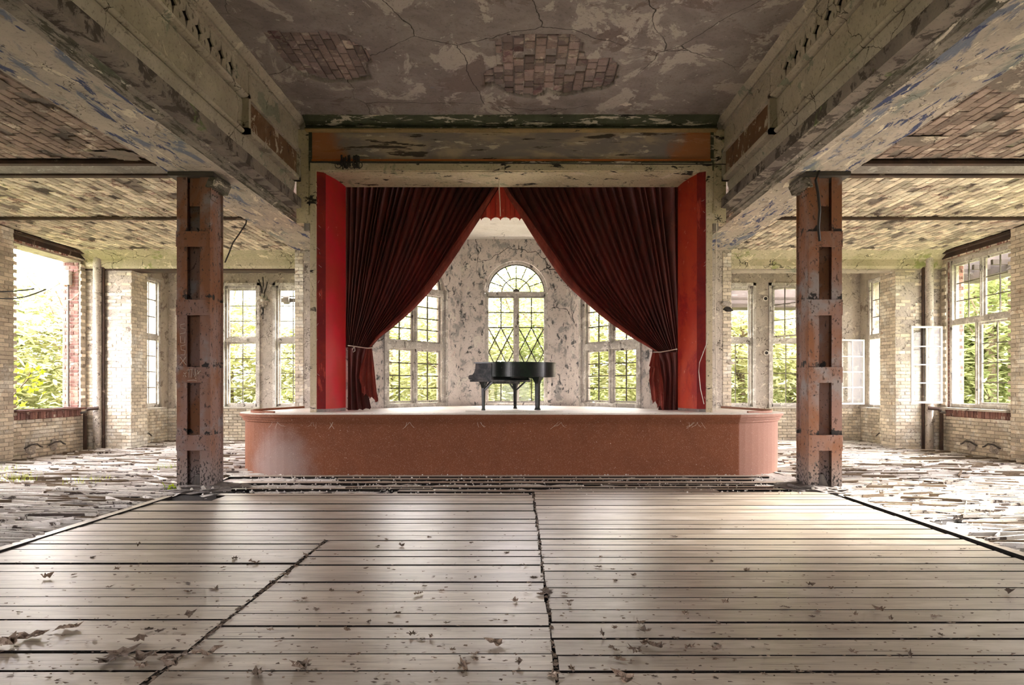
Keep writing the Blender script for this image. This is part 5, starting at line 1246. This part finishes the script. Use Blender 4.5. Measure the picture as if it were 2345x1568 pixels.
# dead leaves: every leaf an object
def leaf_mesh(seed, curl):
    r = random.Random(seed); vs, fs = [], []
    N = 14; M_ = 3
    lob = [1, .55, .85, .5, .95, .5, .7, .45, .75, .5, .9, .5, .85, .55]
    for k in range(N):
        t = 2 * PI * k / N; R0 = .5 * lob[k] * r.uniform(.85, 1.15)
        for j in range(1, M_ + 1):
            q = R0 * j / M_; x, y = q * math.cos(t), q * math.sin(t) * .8
            z = curl * (x * x * 1.0 + .9 * y * y) + curl * .35 * mnoise.noise(Vector((x * 5 + seed, y * 5, 0))) + .03
            vs.append((x, y, z))
    c = len(vs); vs.append((0, 0, .03))
    for k in range(N):
        a, b = k * M_, ((k + 1) % N) * M_
        fs.append((c, a, b))
        for j in range(M_ - 1): fs.append((a + j, a + j + 1, b + j + 1, b + j))
    k = len(vs); vs += [(-.02, -.01, .03), (-.02, .01, .03), (-.62, .09, .10), (-.62, .07, .10)]; fs.append((k, k + 3, k + 2, k + 1))
    me = bpy.data.meshes.new('dead_leaf'); me.from_pydata(vs, [], fs); me.update()
    lo = min(v[2] for v in vs)
    for v in me.vertices: v.co.z -= lo
    me.materials.append(M['leaf_dead']); return me
LV = [leaf_mesh(i, .35 + .32 * i) for i in range(7)]
spots = [(512,1300),(212,1277),(300,1298),(268,1304),(170,1317),(106,1325),(317,1252),(430,1336),(250,1345),(305,1352),(375,1350),(430,1357),(496,1349),(433,1415),(340,1442),(365,1446),(400,1443),(620,1443),(585,1290),(538,1280),(700,1275),(718,1281),(697,1372),(680,1378),(725,1397),(760,1355),(655,1318),(573,1287),(490,1350),
 (868,1228),(885,1236),(983,1231),(865,1252),(920,1252),(1080,1245),(1160,1266),(838,1302),(890,1303),(971,1343),(822,1358),(955,1362),(965,1360),(1012,1353),(846,1398),(910,1406),(845,1425),(795,1445),(945,1455),(987,1461),(967,1465),(1023,1427),(1037,1490),(1088,1511),(1085,1500),(1180,1378),(1203,1296),(1222,1323),(1213,1336),(1235,1362),(1292,1361),(1305,1378),(1303,1387),(1376,1278),(1372,1299),(1404,1304),(1452,1318),(1409,1330),(1407,1439),(1478,1447),(1380,1458),(1400,1482),(1546,1462),(1546,1230),(1630,1286),(1710,1308),(1855,1341),(1905,1350),(1873,1402),(1860,1413),(1645,1429),(1797,1392),(1570,1408),(2015,1400),(2040,1420),(2140,1412),(2155,1455),(2180,1428),(1578,1484),(1640,1488),(1662,1382),(2085,1506),(1830,1538),(1955,1495),(1750,1545),(2205,1258),(1410,1490),(1465,1430),(1190,1523),(1500,1550),(590,1545),(640,1470),(700,1530),(820,1500),(1960,1410),(2310,1360)]
big = [(150,1442,.17,'crumpled dead leaf with a long stalk on the left deck'),(70,1462,.20,'dark curled dead leaf with pointed lobes at the left edge of the deck'),(20,1480,.14,'flat dark leaf scrap at the far left front of the deck'),
       (318,1470,.12,'small upright brown leaf behind the big leaf clump'),(275,1498,.20,'tall crumpled brown leaf at the centre of the left leaf clump'),(250,1515,.16,'shrivelled leaf on the front side of the left leaf clump'),(330,1510,.17,'wrinkled pale leaf at the right side of the left leaf clump'),
       (385,1508,.12,'torn leaf lying in the plank gap beside the clump'),(470,1502,.17,'pale wrinkled leaf over the diagonal joint of the deck'),(395,1528,.09,'small leaf scrap below the plank gap near the joint'),(325,1532,.08,'tiny curled leaf under the leaf clump'),
       (1252,1354,.15,'dark leaf clump filling the middle joint of the deck'),(1240,1362,.09,'pale leaf scrap at the edge of the middle joint clump'),(1137,1478,.12,'curled dark leaf left of the middle joint'),(1062,1529,.13,'broad pale leaf folded open near the front middle'),
       (1478,1476,.10,'furry dark leaf right of the middle joint'),(1505,1484,.11,'twisted dark leaf beside its furry neighbour'),(1455,1496,.09,'dark leaf across a plank edge right of the joint'),(1420,1511,.08,'round ribbed leaf on the front right deck'),(1310,1535,.08,'pale leaf lying along a plank edge near the joint'),
       (1432,1560,.14,'spiky white leaf at the bottom of the right deck'),(1268,1548,.08,'small grey leaf at the front end of the middle joint'),(590,1548,.10,'crinkled round leaf at the bottom left of the middle deck'),(690,1530,.11,'long curled leaf at the front of the middle deck')]
def put_leaf(px, py, size, lab, i):
    x, y = floor_xy(px, py); o = link('dead_leaf', LV[i % 7], None, Matrix.Translation((x, y, .004)) @ Matrix.Rotation(R.uniform(0, 6.28), 4, 'Z') @ Matrix.Rotation(R.uniform(-.12, .12), 4, 'X') @ Matrix.Diagonal((size, size * R.uniform(.6, 1), size * R.uniform(.22, .5), 1)))
    return tag(o, lab, 'leaf', 'dead leaves scattered on the deck')
for i, (px, py) in enumerate(spots):
    if py < 1590:
        jx = 1190 + (-2.0) * (py - 885) / 1.6; mx = 1190 + .2 * (py - 885) / 1.6
        sec = 'left of the diagonal joint' if px < jx else 'between the diagonal and the middle joint' if px < mx else 'right of the middle joint' if px < 1800 else 'at the right side of the deck'
        row = 'on the far boards' if py < 1300 else 'half way up the deck' if py < 1400 else 'on the front boards'
        put_leaf(px, py, R.uniform(.06, .11), 'small dry leaf lying %s, %s' % (row, sec), i)
for i, (px, py, sz, lab) in enumerate(big): put_leaf(px, py, sz * 1.35, lab, i + 3)
m = MB()                                   # specks and crumbs of leaf on the deck and in the joints
for i in range(1500):
    py = 1140 + 428 * R.random() ** .7; px = R.uniform(0, 2345); x, y = floor_xy(px, py)
    if abs(x) > 4.8: continue
    r_ = R.uniform(.004, .013); a = R.uniform(0, 6.3); q = [(x + r_ * math.cos(a + t) * R.uniform(.6, 2.2), y + r_ * math.sin(a + t) * R.uniform(.5, 1.2), .004 + R.uniform(0, .006)) for t in (0, 1.5, 3.2, 4.6)]
    m.add(q, [(0, 1, 2, 3)], R.random() + .001)
for i in range(900):                       # dirt packed into the two joints
    if i % 2: y = R.uniform(2.8, 6.8); x = -1.848 + R.gauss(0, .014)
    else: y = R.uniform(2.8, 10); x = .365 + R.gauss(0, .008)
    r_ = R.uniform(.006, .018); a = R.uniform(0, 6.3); z = R.uniform(-.02, .01)
    m.add([(x + r_ * math.cos(a + t), y + 1.6 * r_ * math.sin(a + t), z + (.006 if k == 1 else 0)) for k, t in enumerate((0, 1.5, 3.2, 4.6))], [(0, 1, 2, 3)], R.random() + .001)
tag(m.build('leaf_crumbs', 'leaf_dead'), 'tiny leaf crumbs and grit on the deck', 'crumbs', kind='stuff')

# ------------------------------------------------------------------ outside
tag(MB().box((-70, -40, -.62), (70, 90, -.55)).build('garden_ground', 'garden'), 'bright garden ground outside the hall', 'ground', kind='structure')
def foliage_mesh(nm, mat, n, rx, rz, size, seed, hollow=.35):
    r = random.Random(seed); m = MB(); cl = []
    for k in range(int(n / 34)):
        while True:
            p = Vector((r.uniform(-1, 1), r.uniform(-1, 1), r.uniform(-1, 1)))
            if hollow < p.length < 1: break
        cl.append((Vector((p.x * rx, p.y * rx, p.z * rz)), r.uniform(.28, .6)))
    for c_, cr in cl:
        for i in range(34):
            p = c_ + Vector((r.gauss(0, cr), r.gauss(0, cr), r.gauss(0, cr * .45)))
            a = Vector((r.uniform(-1, 1), r.uniform(-1, 1), r.uniform(-.35, .35))).normalized() * size * r.uniform(.8, 1.7)
            b = a.cross(Vector((r.uniform(-.6, .6), r.uniform(-.6, .6), 1))).normalized() * size * .45
            m.add([p - a, p - b * .9, p + a, p + b * .9], [(0, 1, 2, 3)])
    return m.mesh(nm, mat)
FOL = [foliage_mesh('crown', 'leaf', 7000, 2.2, 2.6, .13, 1), foliage_mesh('crown', 'leaf2', 7000, 2.0, 2.8, .12, 2), foliage_mesh('crown', 'leaf', 6000, 2.4, 2.2, .15, 3)]
BSH = [foliage_mesh('foliage', 'leaf2', 2600, .9, .6, .08, 5, .1), foliage_mesh('foliage', 'leaf', 2600, 1.0, .6, .09, 6, .1)]
def trunk_mesh(seed):
    r = random.Random(seed); m = MB()
    pts = [(0, 0, 0), (.05, .03, 1.2), (-.04, .08, 2.6), (.1, 0, 4.4)]
    m.tube(pts, lambda t: .17 * (1 - .65 * t), 8)
    for k in range(7):
        z = r.uniform(1.8, 4.0); a = r.uniform(0, 6.3); L = r.uniform(1.0, 1.9)
        m.tube([(0, 0, z), (L * .5 * math.cos(a), L * .5 * math.sin(a), z + L * .35), (L * math.cos(a), L * math.sin(a), z + L * .9)], lambda t: .06 * (1 - .8 * t), 5)
    return m.mesh('trunk', 'bark')
TR = [trunk_mesh(i) for i in range(3)]
tpos = [(-2.8, 27, 1.1, 'behind the apse, left of the middle window'), (1.6, 29, 1.3, 'behind the apse, straight behind the piano'), (5.2, 26, 1.2, 'behind the apse, right of the middle window'), (-6.0, 31, 1.25, 'beyond the left end windows'),
        (9.6, 28, 1.2, 'beyond the right end windows'), (13.0, 31, 1.3, 'far beyond the right end windows'), (-9.5, 35, 1.1, 'deep behind the left end windows'), (.2, 36, 1.6, 'tallest of the trees deep behind the apse'),
        (-19.0, 21.0, 1.2, 'beyond the empty left window opening'), (-17.2, 26.0, 1.3, 'beyond the narrow left side window'), (-22.0, 26, 1.5, 'deep in the garden on the left'),
        (17.5, 24.0, 1.2, 'beyond the open right casement window'), (20.5, 26.0, 1.5, 'deep in the garden on the right'), (18.0, 28, 1.3, 'beyond the right side window behind the pier'), (-14.5, 33, 1.4, 'far left behind the end wall'), (22, 34, 1.7, 'farthest tree on the right')]
for i, (x, y, sc_, wh) in enumerate(tpos):
    t = thing('garden_tree', (x, y, -.58), 'leafy pale green tree ' + wh, 'tree', 'garden trees outside')
    mw = Matrix.Translation((x, y, -.58)) @ Matrix.Rotation(i * 1.3, 4, 'Z') @ Matrix.Scale(sc_, 4)
    link('trunk', TR[i % 3], t, mw); link('crown', FOL[i % 3] if x < 8 else FOL[1 if i % 2 else 2], t, mw @ Matrix.Translation((0, 0, 3.1)))
bpos = [(-3.3, 22), (-1.2, 21.0), (.6, 21.6), (2.6, 22.4), (3.6, 24.0), (5.0, 23.2), (-7.4, 24), (-9.4, 24.5), (7.6, 23), (9.3, 22.6), (11.2, 24), (-14.2, 17.8), (-15.0, 20.4), (-16.0, 23.5), (14.6, 19.6), (15.2, 21.4), (15.5, 23.6), (-5.6, 24.5)]
for i, (x, y) in enumerate(bpos):
    mw = Matrix.Translation((x, y, .05)) @ Matrix.Rotation(i * 2.1, 4, 'Z') @ Matrix.Scale(1.0 + .35 * ((i * 7) % 5) / 4, 4)
    wh = ['at the left edge of the apse garden', 'below the left apse window', 'left of the piano legs, outside', 'right of the piano, outside', 'far right of the apse garden', 'below the right apse window', 'outside the inner left end window', 'outside the outer left end window',
          'outside the inner right end window', 'outside the outer right end window', 'beyond the corner of the right end wall', 'outside the empty left opening, nearest', 'outside the empty left opening, behind the nearest bush', 'outside the left side window behind the pier',
          'outside the big right window, nearest', 'outside the big right window, second', 'outside the right side window behind the pier', 'deep in the garden between the apse and the left end windows'][i]
    tag(link('garden_bush', BSH[i % 2], None, mw), 'low green bush ' + wh, 'bush', 'bushes under the windows')
for i in range(17):
    x = -34 + i * 4.3 + R.uniform(-1, 1); y = 42 + R.uniform(-3, 3) - (abs(x) > 20) * 10
    if -20 < x < -13: continue
    tag(link('distant_shrub', BSH[i % 2], None, Matrix.Translation((x, y, 1.2)) @ Matrix.Rotation(i * 1.7, 4, 'Z') @ Matrix.Scale(3.6, 4)), 'hazy shrub in the far hedge closing the garden', 'shrub', 'shrubs of the far hedge')
# white house seen through the left end window
hs = thing('white_house', (-17, 46, -.5), 'plain white house with dark windows far beyond the left end windows', 'building')
MB().box((-26, 44, -.6), (-14.0, 50, 6.2)).build('wall', 'house', hs)
for i in range(6):
    for z in (1.4, 3.9):
        f_ = MB().box((-25 + i * 1.9, 43.92, z), (-24.2 + i * 1.9, 44, z + 1.2)).build('window', 'frame_white', hs); MB().box((-24.95 + i * 1.9, 43.9, z + .08), (-24.25 + i * 1.9, 43.93, z + 1.1)).build('pane', 'dark_glass', f_)
# dark eaves hanging outside the right hand windows
e = thing('outer_eave', (12, 15, 4.4), 'dark timber eave hanging outside the right windows', 'eave')
MB().box((11.75, 13.5, 4.35), (12.4, 17.5, 4.50)).build('eave_board', 'eave', e); MB().box((11.85, 13.5, 4.5), (12.0, 17.5, 5.3)).build('fascia', 'eave', e)
MB().box((11.3, 17.6, 4.25), (11.9, 20, 4.38)).build('eave_board', 'eave', e); MB().box((11.4, 17.6, 4.38), (11.55, 20, 5.2)).build('fascia', 'eave', e)
for k in range(7): MB().box((11.4, 13.6 + k * .65, 4.5), (12.4, 13.68 + k * .65, 4.62)).build('rafter', 'eave', e)
e = thing('outer_eave', (7.4, 20.6, 4.2), 'dark timber eave hanging outside the right end wall', 'eave')
MB().box((5.6, 20.5, 4.08), (9.6, 21.3, 4.2)).build('eave_board', 'eave', e); MB().box((5.6, 20.9, 4.2), (9.6, 21.0, 5.2)).build('fascia', 'eave', e)
MB().bar((5.6, 20.5, 4.35), (9.6, 20.5, 4.35), .06, .08).build('rafter', 'eave', e)
# maple sapling reaching into the left opening
ms = thing('maple_sapling', (-12.0, 14.9, -.55), 'young maple with bright yellow-green leaves outside the empty left opening', 'sapling')
base = Vector((-12.2, 14.9, -.55))
MB().tube([base, base + Vector((.1, 0, 1.4)), P(30, 905, 14.9), P(62, 870, 15), P(75, 840, 15.1)], .016, 5).build('stem', 'bark', ms)
def maple_leaf(p, sz, ang, parent):
    m = MB(); n = 10; r_ = [1, .45, .85, .4, .6, .25, .6, .4, .85, .45]
    pts = [(sz * r_[k] * math.cos(2 * PI * k / n), sz * r_[k] * math.sin(2 * PI * k / n), -abs(sz * .25 * math.sin(2 * PI * k / n))) for k in range(n)]
    mw = Matrix.Translation(p) @ Matrix.Rotation(ang, 4, 'Y') @ Matrix.Rotation(R.uniform(.5, 1.3), 4, 'X') @ Matrix.Rotation(R.uniform(0, 6), 4, 'Z')
    m.add([mw @ Vector((0, 0, 0))] + [mw @ Vector(q) for q in pts], [(0, 1 + k, 1 + (k + 1) % n) for k in range(n)])
    m.build('leaf', 'leaf3', parent)
for (x, y) in ((38,835),(50,850),(60,845),(72,846),(85,842),(95,852),(42,862),(66,860),(80,868),(92,878),(40,892),(58,885),(70,895),(84,892),(100,898),(36,915),(50,925),(30,930),(60,838),(48,872),(76,880),(34,850),(88,860),(32,905)):
    maple_leaf(P(x, y, 15.0 + R.uniform(-.2, .2)), R.uniform(.08, .13), R.uniform(-.6, .6), ms)
sd = thing('yellow_seedling', (-5.35, 10.15, 0), 'tiny yellow-green seedling at the foot of the left steel column', 'seedling')
for (x, y) in ((388,1112),(396,1110),(400,1116),(390,1121),(398,1124),(385,1118)): maple_leaf(P(x, y, 10.1), .045, R.uniform(-.6, .6), sd)
MB().tube([(-5.33, 10.15, 0), (-5.34, 10.14, .07), (-5.36, 10.12, .12)], .005, 4).build('stem', 'leaf3', sd)
# tufts of grass by the left wall
m = MB()
for i in range(260):
    cx_, cy_ = R.choice(((-8.6, 11.4), (-8.3, 11.0), (-7.0, 10.9), (-9.6, 12.2), (-6.6, 12.6))); x, y = cx_ + R.gauss(0, .18), cy_ + R.gauss(0, .2); a = R.uniform(0, 6.3); h_ = R.uniform(.04, .16)
    m.add([(x, y, -.02), (x + .012, y, -.02), (x + .05 * math.cos(a), y + .05 * math.sin(a), h_)], [(0, 1, 2)])
tag(m.build('grass_tuft', 'leaf3'), 'sparse yellow-green grass sprouting from the left aisle floor', 'grass', kind='stuff')
